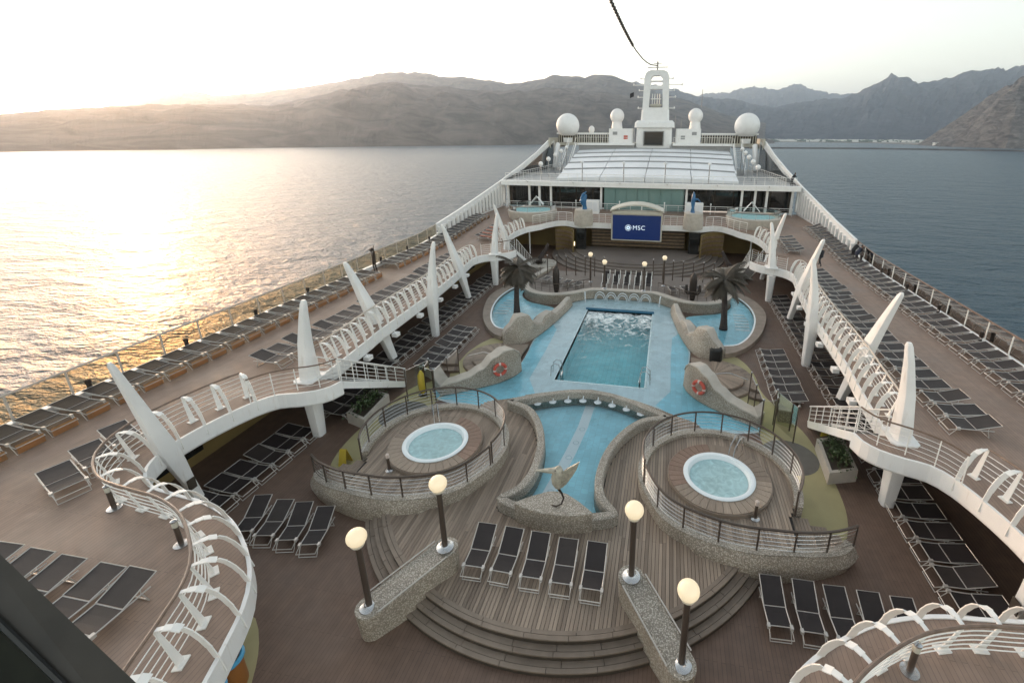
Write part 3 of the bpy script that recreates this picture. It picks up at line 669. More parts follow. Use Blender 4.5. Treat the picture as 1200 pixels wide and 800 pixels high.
# white loungers, railings and cactus sculptures on the terrace
for sx in (-1,1):
    railing('terrace_railing', f'bronze picket railing round the {side(sx)} cactus terrace', [(3.0,39.6),(4.2,38.5),(5.4,37.6),(6.5,37.4),(7.6,37.8),(8.5,38.9),(8.8,40.4),(8.5,42.5)], .93, h=.75, d=.8, nr=2, sx=sx, group='terrace railings')
    t = thing('cactus_sculpture', ('tall dark cactus sculpture with two arms on the right terrace' if sx > 0 else 'slim dark cactus sculpture without arms on the left terrace'), 'sculpture', (sx*5.95,38.4,.62))
    MB().lathe([(.18,0),(.24,.3),(.30,.8),(.31,1.7),(.26,2.15),(.12,2.4),(.01,2.46)], (5.95,38.4,.62), 12).build('stem', m_dkbrz, t, sx=sx, smooth=True)
    if sx > 0:
        for s in (-1,1):
            MB().tube([(5.95,38.4,1.3),(5.95+s*.4,38.4,1.25),(5.95+s*.55,38.4,1.45),(5.95+s*.56,38.4,2.0)], .15, 8, rr=[.15,.16,.16,.1]).build('arm', m_dkbrz, t, smooth=True)
# ================================================================== TEAK PLATFORM AND STEPS
cy = 16.7
def inside_iv(loops, x):      # y-intervals where the vertical line x lies inside (even-odd)
    ys = []
    for l in loops:
        for (x0,y0),(x1,y1) in zip(l, l[1:]+l[:1]):
            if (x0 <= x) != (x1 <= x): ys.append(y0+(y1-y0)*(x-x0)/(x1-x0))
    ys.sort(); return list(zip(ys[::2], ys[1::2]))
pool_half = [(p.x,p.y) for p in spline([(0,21.75),(1.3,21.5),(2.9,20.75),(4.15,19.9),(3.0,19.3),(2.25,18.3),(1.7,16.9),(1.52,15.3),(1.72,14.2),(2.3,13.4),(1.5,12.98),(0,12.75)], .25)]
pool_in = sym([q for q in pool_half])
a_end = math.degrees(math.atan2(12.7-cy, 5.95))
frontR = [(x,y) for x,y in arc(0,cy,7.74,-90,a_end-2,26)]
back_half = [(5.9,12.9),(6.2,16),(6.2,19.0),(5.4,20.35),(4.5,20.75),(3.1,21.5),(1.4,22.15),(0,22.4)]
plat_half = frontR+back_half
plat = sym(plat_half)
t = thing('teak_platform', 'raised weathered teak platform round the stern pool', 'platform', (0,cy,0))
MB().prism(plat, .004, .545, holes=[pool_in]).build('platform_base', m_groove, t)
mb = MB(); pl = [(p[0]*.985 if False else p[0], p[1]) for p in plat]
W_ = .118; x = -7.4
rim_in = pool_in
while x < 7.4:
    for (y0,y1) in inside_iv([plat, pool_in], x+W_/2):
        front = y0 < 13 and abs(y0-(cy-math.sqrt(max(0,7.74**2-(x+W_/2)**2)))) < .3
        ya = y0+(.20 if front else .02); yb = y1-.02
        y = ya
        while y < yb-.05:
            yn = min(yb, y+random.uniform(2.2,4.2))
            if yb-yn < .4: yn = yb
            z = .57+random.uniform(-.002,.002); mb.box(x, x+W_-.014, y, yn-.006, .546, z); y = yn
    x += W_
mb.build('teak_planks', m_plank, t)['kind'] = 'stuff'
# steps in curved boards, one part per board
def curved_step(r, z, depth, a0, a1, nm='step_board', tag_=None):
    for (ra, rb, zz, mt) in ((r, r-.13, z, m_steptk), (r-.145, r-depth, z-.004, m_steptk)):
        a = a0; k = 0
        while a < a1-.5:
            an = min(a1, a+random.uniform(8,12)); 
            MB().prism(arc(0,cy,ra,a,an-.12,6)+list(reversed(arc(0,cy,rb,a,an-.12,6))), zz-.05, zz).build(nm, mt, t); a = an; k += 1
    MB().prism(arc(0,cy,r-.02,a0,a1,40)+list(reversed(arc(0,cy,r-depth-.1,a0,a1,40))), .004, z-.055).build('riser', m_dkwall, t)
A0 = -90-62; A1 = -90+62
curved_step(7.78, .585, .27, A0+3, A1-3, 'edge_board')
curved_step(8.08, .385, .32, A0, A1)
curved_step(8.38, .20, .32, A0-1, A1+1)
# stern pool
t = thing('stern_pool', 'hourglass shaped light blue pool with pebble rim in front of the bird sculpture', 'pool', (0,17,0))
MB().prism(pool_in, None, .20).build('pool_floor', m_blue, t)
MB().prism(pool_in, None, .66).build('water', m_water, t)
MB().ribbon(pool_in, [(-.004,.19),(-.004,1.0),(.04,1.04),(.30,1.04),(.34,1.0),(.36,.05)] if False else [(.004,.19),(.004,1.0),(-.04,1.04),(-.30,1.04),(-.34,1.0),(-.36,.30)], closed=True).build('pebble_rim', m_cap, t, smooth=True)
mz = [(-.05,21.4),(-.1,19.5),(-.3,17.5),(-.55,15.6),(-.75,14.2)]
MB().ribbon(mz, [(.25,.204),(.25,.212),(-.25,.212),(-.25,.204)]).build('mosaic_strip', m_mosaic, t)
for k in range(5): 
    for r in (.12,): MB().tube([( -.1-.5*(k/4)**1.2+.13*math.cos(a), 19.3-k*1.1+.13*math.sin(a), .218) for a in [q*math.pi/6 for q in range(12)]], .02, 4, closed=True).build('jet_ring', m_whitil, t)
inner_arc = [q for q in spline([(-3.4,20.55),(-2.3,21.05),(-1.2,21.4),(0,21.6),(1.2,21.4),(2.3,21.05),(3.4,20.55)], .3)]
MB().ribbon([(p.x,p.y+.13) for p in inner_arc], [(-.02,.3),(-.02,.93),(.06,.93),(.06,.3)]).build('inner_wall', m_mosaic if False else m_peb, t)
for k,(p,tt_) in enumerate(evenly([Vector((q.x,q.y)) for q in inner_arc], .8)):
    y = p.y
    MB().tube([(p.x,y+.05,.80),(p.x,y-.12,.84),(p.x,y-.30,.80),(p.x,y-.44,.62)], .032, 6).build('water_spout', m_jet, t, smooth=True)
    MB().lathe([(.01,.0),(.20,.008),(.12,.02),(.01,.03)], (p.x,y-.45,.665), 10).build('splash', m_jet, t, smooth=True)
# floor drains
for x,y,w_ in ((5.0,13.05,'right'),(-4.75,13.2,'left')):
    c = thing('floor_drain', f'round dark floor drain in the teak near the {w_} whirlpool wall', 'drain', (x,y,.575))
    MB().lathe([(.13,0),(.13,.008),(.10,.012),(.01,.012)],(x,y,.575),16).build('grate', m_bronze, c); MB().lathe([(.15,0),(.15,.005)],(x,y,.574),16).build('drain_ring', m_groove, c)
# pedestal and bird
t = thing('bird_pedestal', 'fan shaped pebble pedestal at the near end of the stern pool', 'pedestal', (0,13,.3))
fan = [(-1.42,12.95)]+[(x,y) for x,y in arc(0,11.2,2.25,230-360+360,310,1)][:0]+arc(0,16.2,3.62,-113,-67,14)+[(1.42,12.95),(.75,13.5),(0,13.75),(-.75,13.5)]
MB().prism(fan[1:-4]+[(1.42,12.95),(.9,13.35),(.35,13.68),(0,13.75),(-.35,13.68),(-.9,13.35),(-1.42,12.95)], .45, 1.34).build('pedestal_body', m_peb, t)
MB().prism([(x*.985,13.1+(y-13.1)*.97) for x,y in fan[1:-4]+[(1.42,12.95),(.9,13.35),(.35,13.68),(0,13.75),(-.35,13.68),(-.9,13.35),(-1.42,12.95)]], 1.342, 1.37).build('pedestal_top', m_cap, t)
t = thing('bird_sculpture', 'gilt bronze long-beaked bird sculpture with raised wing on the pebble pedestal', 'sculpture', (.15,13.1,1.37))
bx, by, bz = .15, 13.1, 1.37; t.scale = (.86, .86, .86)
MB().tube([(bx-.25,by-.1,bz+.02),(bx-.05,by-.15,bz+.03),(bx+.16,by-.08,bz+.12),(bx+.24,by,bz+.36),(bx+.16,by,bz+.60),(bx+.04,by,bz+.78),(bx,by,bz+.95)], .03, 8, rr=[.02,.03,.035,.04,.045,.06,.08]).build('tail', m_dkbrz, t, smooth=True)
MB().tube([(bx+.06,by,bz+.82),(bx+.02,by,bz+.92),(bx-.02,by,bz+1.1),(bx-.02,by,bz+1.35),(bx+.02,by,bz+1.58),(bx+.04,by,bz+1.74),(bx+.03,by,bz+1.86),(bx+.02,by,bz+1.93)], .1, 14, rr=[.05,.15,.22,.25,.23,.18,.13,.04]).build('body', m_bird, t, smooth=True)
MB().tube([(bx+.02,by-.02,bz+1.74),(bx-.22,by-.03,bz+1.70),(bx-.55,by-.04,bz+1.66),(bx-.98,by-.06,bz+1.62)], .05, 10, rr=[.15,.12,.08,.015]).build('beak', m_bird, t, smooth=True)
for s_ in (-1,1): MB().lathe([(.01,-.03),(.035,0),(.01,.03)],(bx-.06,by+s_*.13,bz+1.80),8).build('eye', m_dkbrz, t, smooth=True)
W = [(.02,.86),(.05,1.30),(.16,1.66),(.42,1.92),(.92,2.30),(.80,1.92),(.62,1.56),(.42,1.22),(.22,.95)]
MB().add([(bx+x,by-.12+.06*k/8,bz+z) for k,(x,z) in enumerate(W)]+[(bx+x,by-.04+.06*k/8,bz+z) for k,(x,z) in enumerate(W)], [tuple(range(9)),tuple(range(17,8,-1))]+[(i,(i+1)%9,(i+1)%9+9,i+9) for i in range(9)]).build('wing', m_bird, t)
for q in range(4):      # feather ridges on the wing
    a0, a1 = W[1+q*0], W[4+q]
    MB().bar((bx+.10+.03*q,by-.135,bz+1.05+.10*(3-q)),(bx+a1[0]*.92,by-.10,bz+a1[1]*.99-.02),.02,.03).build('feather', m_bird, t)
# ================================================================== WHIRLPOOL DECKS
WX, WY, WZ = 6.05, 15.95, .95
tail = [(3.55,14.2),(3.95,13.55),(4.6,13.1),(5.4,12.8),(6.3,12.62),(7.3,12.62),(8.3,12.8),(9.2,13.1),(9.9,13.45),(10.3,13.9)]
for sx in (-1,1):
    S = side(sx)
    t = thing('whirlpool_deck', f'round raised teak deck of the {S} whirlpool with pebble wall', 'deck', (sx*WX,WY,0))
    circ = arc(6.0,15.95,2.98,212-0,-18,44)  # from the lower inside round the far side to the outside
    circ = arc(6.0,15.95,2.98,212,-22,44)
    wallp = [(p.x,p.y) for p in spline(list(reversed(tail)),.25)]+[(x,y) for x,y in circ]
    nW = len(wallp)
    def ztop(x, y): 
        return WZ+.12 if x < 8.0 or y > 14.2 else WZ+.12-(x-8.0)/2.3*.42
    def sec(i, k):
        x, y = wallp[i]; zt = ztop(x,y); sl = .34 if (y < 14.6) else .06
        return [(-.14,zt),(.14,zt),(.16,zt-.25),(.16-sl*.4 if False else .13-sl*.35,.45),(.05-sl,.004),(-.20,.004),(-.20,zt-.1)]
    def sec2(i,k):     # outward is to the right of travel
        x, y = wallp[i]; zt = ztop(x,y); sl = .16 if (y < 14.6 and x > 5) else -.05
        return [(-.14,zt),(.14,zt),(.19+sl*.4,zt-.2),(.20+sl*.9,zt*.5),(.14+sl*.6,.004),(-.2,.004),(-.16,zt-.2)]
    MB().ribbon(wallp, sec2).build('pebble_wall', m_peb, t, sx=sx, smooth=True)
    MB().ribbon(wallp, lambda i,k: [(-.16,ztop(*wallp[i])+.003),(-.16,ztop(*wallp[i])+.035),(.17,ztop(*wallp[i])+.035),(.17,ztop(*wallp[i])+.003)]).build('coping', m_cap, t, sx=sx)
    body = [(x,y) for x,y in wallp if not (x > 8.3 and y < 14.4)]
    dk = body+[(8.75,14.4),(8.55,13.0)]
    # deck base + planks
    dpoly = arc(6.0,15.95,2.86,0,360,48)[:-1]
    lower = [(3.75,14.2),(4.1,13.6),(4.7,13.2),(5.5,12.9),(6.3,12.74),(7.3,12.74),(8.4,12.95),(8.5,14.6),(6.0,15)]
    MB().prism(dpoly, .35, WZ-.03, holes=[[(WX+1.36*math.cos(R(a)),WY+1.36*math.sin(R(a))) for a in range(0,360,15)]]).build('deck_base', m_groove, t, sx=sx)
    MB().prism([q for q in lower if q != (6.0,15)]+[(6.0,14.5)], .30, WZ-.034).build('deck_base', m_groove, t, sx=sx)
    mb = MB(); x = 3.1
    while x < 8.9:
        yy = [];
        xc = x+.055
        c = 2.86**2-(xc-6.0)**2
        if c > 0: yy.append((15.95-math.sqrt(c), 15.95+math.sqrt(c)))
        lv = inside_iv([lower], xc) if xc < 8.42 else []
        lo = min([a for a,b in yy]+[a for a,b in lv]+[99]); hi = max([b for a,b in yy]+[b for a,b in lv]+[-99])
        zz = WZ+random.uniform(-.002,.002); cc = 1.37**2-(xc-WX)**2
        if hi > lo and cc > 0:
            mb.box(x, x+.098, lo, WY-math.sqrt(cc), WZ-.029, zz); mb.box(x, x+.098, WY+math.sqrt(cc), hi, WZ-.029, zz)
        elif hi > lo: mb.box(x, x+.098, lo, hi, WZ-.029, zz)
        x += .11
    mb.build('teak_planks', m_plank, t, sx=sx)['kind'] = 'stuff'
    for k,(xa,xb,z) in enumerate(((8.45,9.15,.68),(9.15,9.8,.44),(9.8,10.3,.20))):   # steps down to the outside
        yb = 14.75-.05*k; ya = 13.12+.24*k
        n = 6
        MB().box(xa,xb,ya,yb,.004,z-.03).build('riser', m_steptk, t, sx=sx)
        for q in range(n): MB().box(xa+.005+(xb-xa)*q/n, xa+(xb-xa)*(q+.93)/n, ya, yb, z-.028, z).build('tread_board', m_plank, t, sx=sx)
    # tub with radial boards
    w = thing('whirlpool_tub', f'white {S} whirlpool tub in a ring of radial teak boards', 'whirlpool', (sx*WX,WY,WZ))
    MB().lathe([(2.02,WZ+.002),(2.02,WZ+.14),(1.40,WZ+.15),(1.40,WZ+.002)], (WX,WY,0), 48, caps=False).build('surround', m_steptk, w, sx=sx, smooth=True)
    n = 40; mres = {}
    for j in range(n):
        a0, a1 = 360*j/n, 360*(j+.94)/n
        MB().prism([(x_+WX,y_+WY) for x_,y_ in arc(0,0,1.98,a0,a1,2)]+[(x_+WX,y_+WY) for x_,y_ in reversed(arc(0,0,1.39,a0,a1,2))], WZ+.151, WZ+.185+random.uniform(-.003,.003)).build('surround_board', m_redtk if (a0 > 90 and a0 < 200) else m_plank, w, sx=sx)
    MB().lathe([(1.36,WZ+.10),(1.40,WZ+.22),(1.34,WZ+.25),(1.22,WZ+.23),(1.13,WZ+.05),(1.08,WZ-.02),(.80,WZ-.06),(.74,WZ-.35),(.5,WZ-.40),(.01,WZ-.40)], (WX,WY,0), 56, caps=False).build('tub_shell', m_whitil, w, sx=sx, smooth=True)
    MB().prism([(x_+WX,y_+WY) for x_,y_ in arc(0,0,1.13,0,360,40)[:-1]], None, WZ+.08).build('water', m_wtub, w, sx=sx)
    # bronze railings
    up = arc(6.0,15.95,3.0,196,-32,40)
    railing('whirlpool_railing', f'curved bronze railing round the far side of the {S} whirlpool', up, WZ+.15, h=1.0, d=1.15, nr=5, sx=sx, mr=m_steel, rh=.045, rp=.035, group='whirlpool railings')
    low = [(3.15,15.0),(3.45,14.3),(3.95,13.55),(4.6,13.1),(5.4,12.8),(6.3,12.62),(7.3,12.62),(8.3,12.8),(9.2,13.1),(9.9,13.45),(10.35,13.75)]
    lp = [(p.x,p.y) for p in spline(low,.3)]
    railing('whirlpool_railing', f'curved bronze railing along the near wall of the {S} whirlpool deck', lp, lambda u: WZ+.12 if u < .62 else WZ+.12-(u-.62)/.38*.42, h=.92, d=1.15, nr=5, sx=sx, mr=m_steel, rh=.045, rp=.035, group='whirlpool railings')
    b_ = thing('path_light', f'short steel path light on the {S} whirlpool deck', 'light', (sx*7.15,14.1,WZ), group='steel path lights')
    MB().lathe([(.16,0),(.16,.03),(.07,.05),(.06,.06)], (7.15,14.1,WZ), 14).build('base', m_steel, b_, sx=sx, smooth=True)
    MB().lathe([(.06,.05),(.06,.62)], (7.15,14.1,WZ), 12).build('post', m_bronze, b_, sx=sx, smooth=True)
    MB().lathe([(.065,.622),(.07,.64),(.07,.78),(.03,.82)], (7.15,14.1,WZ), 12).build('lamp', m_buoyw, b_, sx=sx, smooth=True)
    h_ = thing('tub_handrail', f'steel grab rail at the far outer side of the {S} whirlpool tub', 'handrail', (sx*7.4,17.4,WZ))
    for q in (0,.35): MB().tube([(7.2-q*.5,17.9+q*.4,WZ),(7.2-q*.5,17.9+q*.4,WZ+.75),(7.05-q*.5,17.7+q*.4,WZ+.82),(6.8-q*.5,17.3+q*.4,WZ+.55),(6.75-q*.5,17.2+q*.4,WZ+.15)], .025, 6).build('rail', m_steel, h_, sx=sx, smooth=True)
# ================================================================== PEBBLE STAIR WALLS WITH LAMPS
def lamp_post(name, label, x, y, z, h, r, group):
    t = thing(name, label, 'lamp', (x,y,z), group=group)
    MB().lathe([(r*1.0,0),(r*1.0,.02),(r*.55,.06),(r*.4,.1)], (x,y,z), 20).build('base_plate', m_steel, t, smooth=True)
    MB().lathe([(.09,.05),(.085,h),(.11,h+.01),(.14,h+.06)], (x,y,z), 14).build('post', m_bronze, t, smooth=True)
    MB().lathe([(.16,h+.02),(.19,h+.08),(.15,h+.10)], (x,y,z), 18).build('collar', m_creamw, t, smooth=True)
    g = r; c = h+.10+g*.78
    MB().lathe([(g*math.sin(a)+1e-3, c-z*0-g*math.cos(a)*.9) for a in [R(30+150*i/12) for i in range(13)]], (x,y,z), 22).build('globe', m_globe, t, smooth=True)
    return t
for sx in (-1,1):
    S = side(sx)
    a = Vector((2.98,10.62)); b2 = Vector((4.45,8.72)); d = (b2-a).normalized(); n_ = Vector((-d.y,d.x))
    w = thing('stair_wall', f'sloping pebble wall with steel rails on the {S} side of the teak steps', 'wall', (sx*3.7,9.7,0))
    L = (b2-a).length; hw = .40
    st = []   # rounded plan section along the wall
    prof = []
    pts = []
    for k in range(9): 
        an = math.pi/2+math.pi*k/8; pts.append((math.cos(an)*hw, math.sin(an)*hw))
    end2 = [(L-p[0], -p[1]) for p in pts]
    outline = pts+end2
    zt = lambda s_: 1.42-.47*max(0,min(1,(s_)/L))
    vs = []; k_ = len(outline)
    for (s_,o_) in outline:
        q = a+d*s_+n_*o_; vs.append((q.x,q.y,zt(s_)))
    for (s_,o_) in outline:
        q = a+d*(s_*.97+.03)+n_*o_*.86; vs.append((q.x,q.y,.004))
    MB().add(vs, [tuple(range(k_))]+[(i,i+k_,(i+1)%k_+k_,(i+1)%k_) for i in range(k_)]).build('wall_body', m_peb, w, sx=sx)
    vs = []
    for z_ in (.004,.03):
        for (s_,o_) in outline:
            q = a+d*s_+n_*o_*.96; vs.append((q.x,q.y,zt(s_)+z_))
    MB().add(vs, [tuple(range(k_,2*k_))]+[(i,i+k_,(i+1)%k_+k_,(i+1)%k_) for i in range(k_)]).build('wall_top', m_cap, w, sx=sx)
    for o_ in (-.36,.36):
        p0 = a+d*.15+n_*o_*1.12; p1 = a+d*(L-.1)+n_*o_*1.12
        MB().tube([(p0.x,p0.y,zt(.15)+.09),(p1.x,p1.y,zt(L-.1)+.09)], .022, 6).build('side_rail', m_alu, w, sx=sx)
    lamp_post('globe_lamp', f'tall lit globe lamp at the top of the {S} stair wall', sx*a.x, a.y, 1.44, 2.18, .27, 'lit globe lamps on the stair walls')
    lamp_post('globe_lamp', f'tall lit globe lamp at the bottom end of the {S} stair wall', sx*b2.x, b2.y, .98, 2.24, .27, 'lit globe lamps on the stair walls')
    lamp_post('globe_lamp', f'small lit globe lamp behind the {S} end of the main pool fountain', sx*1.75, 39.3, .93, 2.2, .22, 'globe lamps at the far end of the pool')
    lamp_post('globe_lamp', f'small lit globe lamp at the foot of the stage on the {S}', sx*3.45, 42.0, .62, 2.45, .22, 'globe lamps at the far end of the pool')
    # little step lights
    for k,(x,y,z) in enumerate(((5.82,12.62,.60),(6.15,12.55,.42),(6.5,12.48,.22),(6.85,12.42,.03))):
        c = thing('step_light', f'{ORD[k]} tiny step light from the top of the {S} teak steps', 'light', (sx*x,y,z), group='step lights')
        MB().lathe([(.05,0),(.05,.03),(.01,.05)], (x,y,z), 8).build('lens', m_small, c, sx=sx)
#PART4
# ================================================================== FINS, STRUTS, COLUMNS
def blade(pts, th, mat, name, parent, sx):
    """closed blade: pts = [(centre xyz, width_y, thickness_x)], lofted rounded section"""
    mb = MB(); n = 10; base = 0
    for (c, wy, tx) in pts:
        for j in range(n):
            a = 2*math.pi*(j+.5)/n; ca, sa = math.cos(a), math.sin(a)
            px = (abs(ca)**.6)*math.copysign(1, ca)*tx/2; py = (abs(sa)**.6)*math.copysign(1, sa)*wy/2
            mb.v.append((c[0]+px, c[1]+py, c[2]))
    for i in range(len(pts)-1):
        for j in range(n): mb.f.append((i*n+j, i*n+(j+1)%n, (i+1)*n+(j+1)%n, (i+1)*n+j))
    mb.f.append(tuple(reversed(range(n)))); k = (len(pts)-1)*n; mb.f.append(tuple(k+j for j in range(n)))
    return mb.build(name, mat, parent, sx=sx, smooth=True)
for sx in (-1,1):
    S = side(sx)
    for k,Y in enumerate((16.9,28.9,41.3)):
        nm = ['nearest','middle','farthest'][k]
        t = thing('fin_column', f'{nm} upright white fin on its column along the {S} gallery edge', 'column', (sx*12.5,Y,0), group='upright white fins')
        x = 12.75
        sh = [((x,Y,0),.52,.50),((x,Y,1.6),.70,.62),((x,Y,2.40),.84,.70)]
        if k == 1: sh += [((x-.03,Y,3.098),.86,.66)]
        blade(sh, 0, m_white, 'column_shaft', t, sx)
        blade([((x-.1,Y,3.10),.84,.62),((x-.12,Y,3.7),.80,.60),((x-.22,Y,5.0),.60,.46),((x-.42,Y,6.3),.38,.31),((x-.54,Y,6.88),.27,.24),((x-.56,Y,7.02),.16,.15)], 0, m_white, 'fin', t, sx)
        if k != 1: MB().bevbox(x-.60,x+.40,Y-.60,Y+.60,3.104,3.16,.15).build('base_plate', m_white, t, sx=sx)
    for k,Y in enumerate((12.6,24.6,36.5,48.2)):
        zf = zd(Y); nm = ['nearest','second','third','farthest'][k]
        t = thing('slanted_strut', f'{nm} leaning white strut through the {S} gallery edge', 'strut', (sx*13.4,Y,0), group='leaning white struts')
        dz = .0 if k < 3 else .4
        xb, yb, xt, yt = (13.40,Y,14.42,Y-1.85) if k else (14.10,12.05,13.72,10.45)
        P_ = []
        for (z_, wy, tx) in ((0,.56,.40),(1.5,.72,.46),(2.4,.98,.58),(3.3,1.08,.62),(4.2,.86,.52),(5.4,.62,.42),(6.6,.38,.30),(6.95,.28,.24),(7.08,.16,.14)):
            if k == 0: wy *= .62; tx *= .62
            u = z_/7.08; bow = -.10*math.sin(math.pi*u) if k else 0
            P_.append(((xb+(xt-xb)*u+bow, yb+(yt-yb)*u, z_), wy, tx))
        blade(P_, 0, m_white, 'strut_blade', t, sx)
        if k == 0:
            MB().box(13.80,13.83,11.55,11.85,1.1,1.55).build('notice_plate', m_dkwall, t, sx=sx)
    # floodlights hung on the fascia
    for k,(p,tn) in enumerate(evenly([Vector((q.x,q.y)) for q in EB if q.y > 17.5 and q.y < 40], 3.1)[1:-1]):
        t = thing('floodlight', f'{ORD[k]} small white floodlight from the near end under the {S} gallery edge', 'floodlight', (sx*(p.x-.2),p.y,2.3), group='floodlights under the gallery')
        MB().box(p.x-.38,p.x-.05,p.y-.2,p.y+.2,2.15,2.38).build('housing', m_white, t, sx=sx)
        MB().box(p.x-.16,p.x-.10,p.y-.04,p.y+.04,2.38,2.46).build('bracket', m_white, t, sx=sx)
# ================================================================== GALLERY RAILINGS WITH CURVED BRACKETS
def bracket_railing(name, label, path, sx, inset=.85, d=.95, zf=lambda y: 3.1, group=None, hand=m_wrail, arch_to=None):
    """path = slab edge; the deck is to the right of travel (towards +x on the right-hand side)"""
    ev = evenly([Vector((p[0],p[1])) for p in path], .25)
    def off(p, t, o): return Vector((p.x+t.y*o, p.y-t.x*o))
    b = off(ev[0][0], ev[0][1], inset)
    root = thing(name, label, 'railing', (sx*b.x, b.y, zf(b.y)), group=group)
    H_ = 1.08
    MB().tube([(*off(p,t,inset+.22), zf(p.y)+H_) for p,t in ev], .042, 8).build('handrail', hand, root, sx=sx, smooth=True)
    for k in range(5):
        z = .16+k*.18
        MB().tube([(*off(p,t,inset+.02+.19*(z/H_)), zf(p.y)+z) for p,t in ev], .016, 4).build('rail', m_white2, root, sx=sx)
    for p,t in evenly([Vector((p[0],p[1])) for p in path], d):
        q0 = off(p,t,inset-.05); q1 = off(p,t,inset+.20); z0 = zf(p.y)
        mb = MB(); T = Vector((t.x,t.y,0)); mb.bar((*q0,z0+.02),(*q1,z0+H_-.03), .20,.025, up=(t.y,-t.x,0), w2=.09)
        c = q0; mb.bar((c.x-t.x*.16,c.y-t.y*.16,z0+.02),(c.x+t.x*.16,c.y+t.y*.16,z0+.02),.2,.035)
        mb.build('bracket_post', m_white2, root, sx=sx)
        mb = MB(); pts = []
        for k in range(9):
            u = k/8; o = inset+.20-(inset+.20+.12+.12*math.sin(math.pi*u))*(u**.8); z = z0+H_-.02+.06*math.sin(math.pi*min(1,u*1.6))-(H_+.38)*(u**2.6)
            pts.append((off(p,t,o+.02), z))
        for k in range(8):
            (a,za),(b2,zb) = pts[k],pts[k+1]; w0 = .055+.06*math.sin(math.pi*k/8)+.03*k/8; 
            mb.bar((*a,za),(*b2,zb), .07+.12*math.sin(math.pi*(k+.5)/8)+.04*k/8, .025, up=(t.y*.5,-t.x*.5,1))
        mb.build('curved_bracket', m_white2, root, sx=sx)
    return root
def seg(path, y0, y1): return [(p.x,p.y) for p in path if y0 <= p.y <= y1]
for sx in (-1,1):
    S = side(sx)
    nearp = [(p.x,p.y) for p in EA if p.y <= 15.0 and p.x < 14.2]
    bracket_railing('gallery_railing', f'white railing with curved brackets round the near rounded end of the {S} gallery', nearp, sx, inset=.72, d=.95)
    pl_ = [(13.5,14.5),(13.1,15.2),(12.4,15.75),(11.7,16.1),(11.3,16.5),(11.12,16.95)]
    railing('platform_railing', f'plain white railing round the near fin platform of the {S} gallery', [(p.x,p.y) for p in spline(pl_,.25)], 3.13, h=1.1, d=.9, nr=5, mh=m_wrail, mp=m_white2, mr=m_white2, sx=sx)
    bracket_railing('gallery_railing', f'long white curved-bracket railing along the {S} gallery between its platforms', seg(EB,18.2,40.2), sx, inset=.5, d=.85, hand=m_wrail2)
    pl2 = [(13.7,40.5),(12.9,41.1),(12.2,41.6),(11.7,42.1),(11.35,42.8),(11.25,43.1)]
    railing('platform_railing', f'plain white railing round the far fin platform of the {S} gallery', [(p.x,p.y) for p in spline(pl2,.25)], 3.14, h=1.1, d=.9, nr=5, mh=m_wrail, mp=m_white2, mr=m_white2, sx=sx)
    bracket_railing('gallery_railing', f'short white railing with curved brackets beyond the far fin of the {S} gallery', [(p.x,p.y) for p in EC if 44.6 <= p.y <= 51.5 and p.x > 12], sx, inset=.45, d=1.0, zf=zd)
    bal = [(p.x+.05,p.y+.15) for p in EC if p.x <= 12.3 and p.y > 51.5 and p.x >= 7.5]
    railing('balcony_railing', f'white railing on the curved {S} part of the forward balcony', bal, 3.92, h=1.05, d=1.0, nr=4, mh=m_white2, mp=m_white2, mr=m_white2, sx=sx)
    railing('balcony_railing', f'straight white balcony railing between the screen and the {S} statue', [(5.4,55.4),(3.1,55.4)], 3.92, h=1.05, d=.8, nr=4, mh=m_white2, mp=m_white2, mr=m_white2, sx=sx)
    # stairs from each fin platform down to the pool deck
    for k,y0 in enumerate((17.0,43.2)):
        t = thing('gallery_stairs', f'white stairs with railings from the {["near","far"][k]} {S} gallery platform down to the pool deck', 'stairs', (sx*11.7,y0,0))
        L_ = 4.9; n = 16
        for s in (0,1):
            x = 11.08+s*1.1
            MB().bar((x,y0-.02,2.86),(x,y0+L_,.12),.06,.34).build('stringer', m_white, t, sx=sx)
            MB().tube([(x,y0,4.2),(x,y0+L_,1.15),(x,y0+L_+.15,1.05)],.032,6).build('handrail', m_white2, t, sx=sx, smooth=True)
            for r in range(4): MB().tube([(x,y0,3.25+r*.22),(x,y0+L_,.25+r*.22)],.013,4).build('rail', m_white2, t, sx=sx)
            for q in range(7):
                u = q/6; MB().tube([(x,y0+L_*u,2.95-2.95*u),(x,y0+L_*u,4.18-3.05*u)],.024,5).build('post', m_white2, t, sx=sx)
        for q in range(n):
            z = 3.0-3.0*(q+1)/n+.05; y = y0+L_*(q+.2)/n; MB().box(11.12,12.14,y,y+.33,z-.04,z).build('tread', m_grey, t, sx=sx)
    # outer glass rail
    outer = [(21.0,-2),(21.0,42),(21.0,46)]
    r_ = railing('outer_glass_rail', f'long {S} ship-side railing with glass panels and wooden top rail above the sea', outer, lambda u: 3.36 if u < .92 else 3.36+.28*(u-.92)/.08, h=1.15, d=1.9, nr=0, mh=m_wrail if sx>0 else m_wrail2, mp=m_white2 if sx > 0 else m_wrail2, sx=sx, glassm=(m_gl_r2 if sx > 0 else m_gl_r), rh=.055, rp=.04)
    # slatted window wall rising to the bow
    t = thing('slatted_side_screen', f'tall white slatted wind screen rising along the {S} ship side', 'screen', (sx*20.7,46,3.2))
    prof = [(46,4.9),(52,5.6),(60,6.7),(67,7.75),(76,9.3),(85,11.0),(93,12.9),(97,13.3)]
    def zt_(y):
        for (a,b2),(c,d2) in zip(prof,prof[1:]):
            if y <= c: return b2+(d2-b2)*(y-a)/(c-a)
        return prof[-1][1]
    xs = lambda y: 20.75 if y < 60 else 20.75-(y-60)*.012
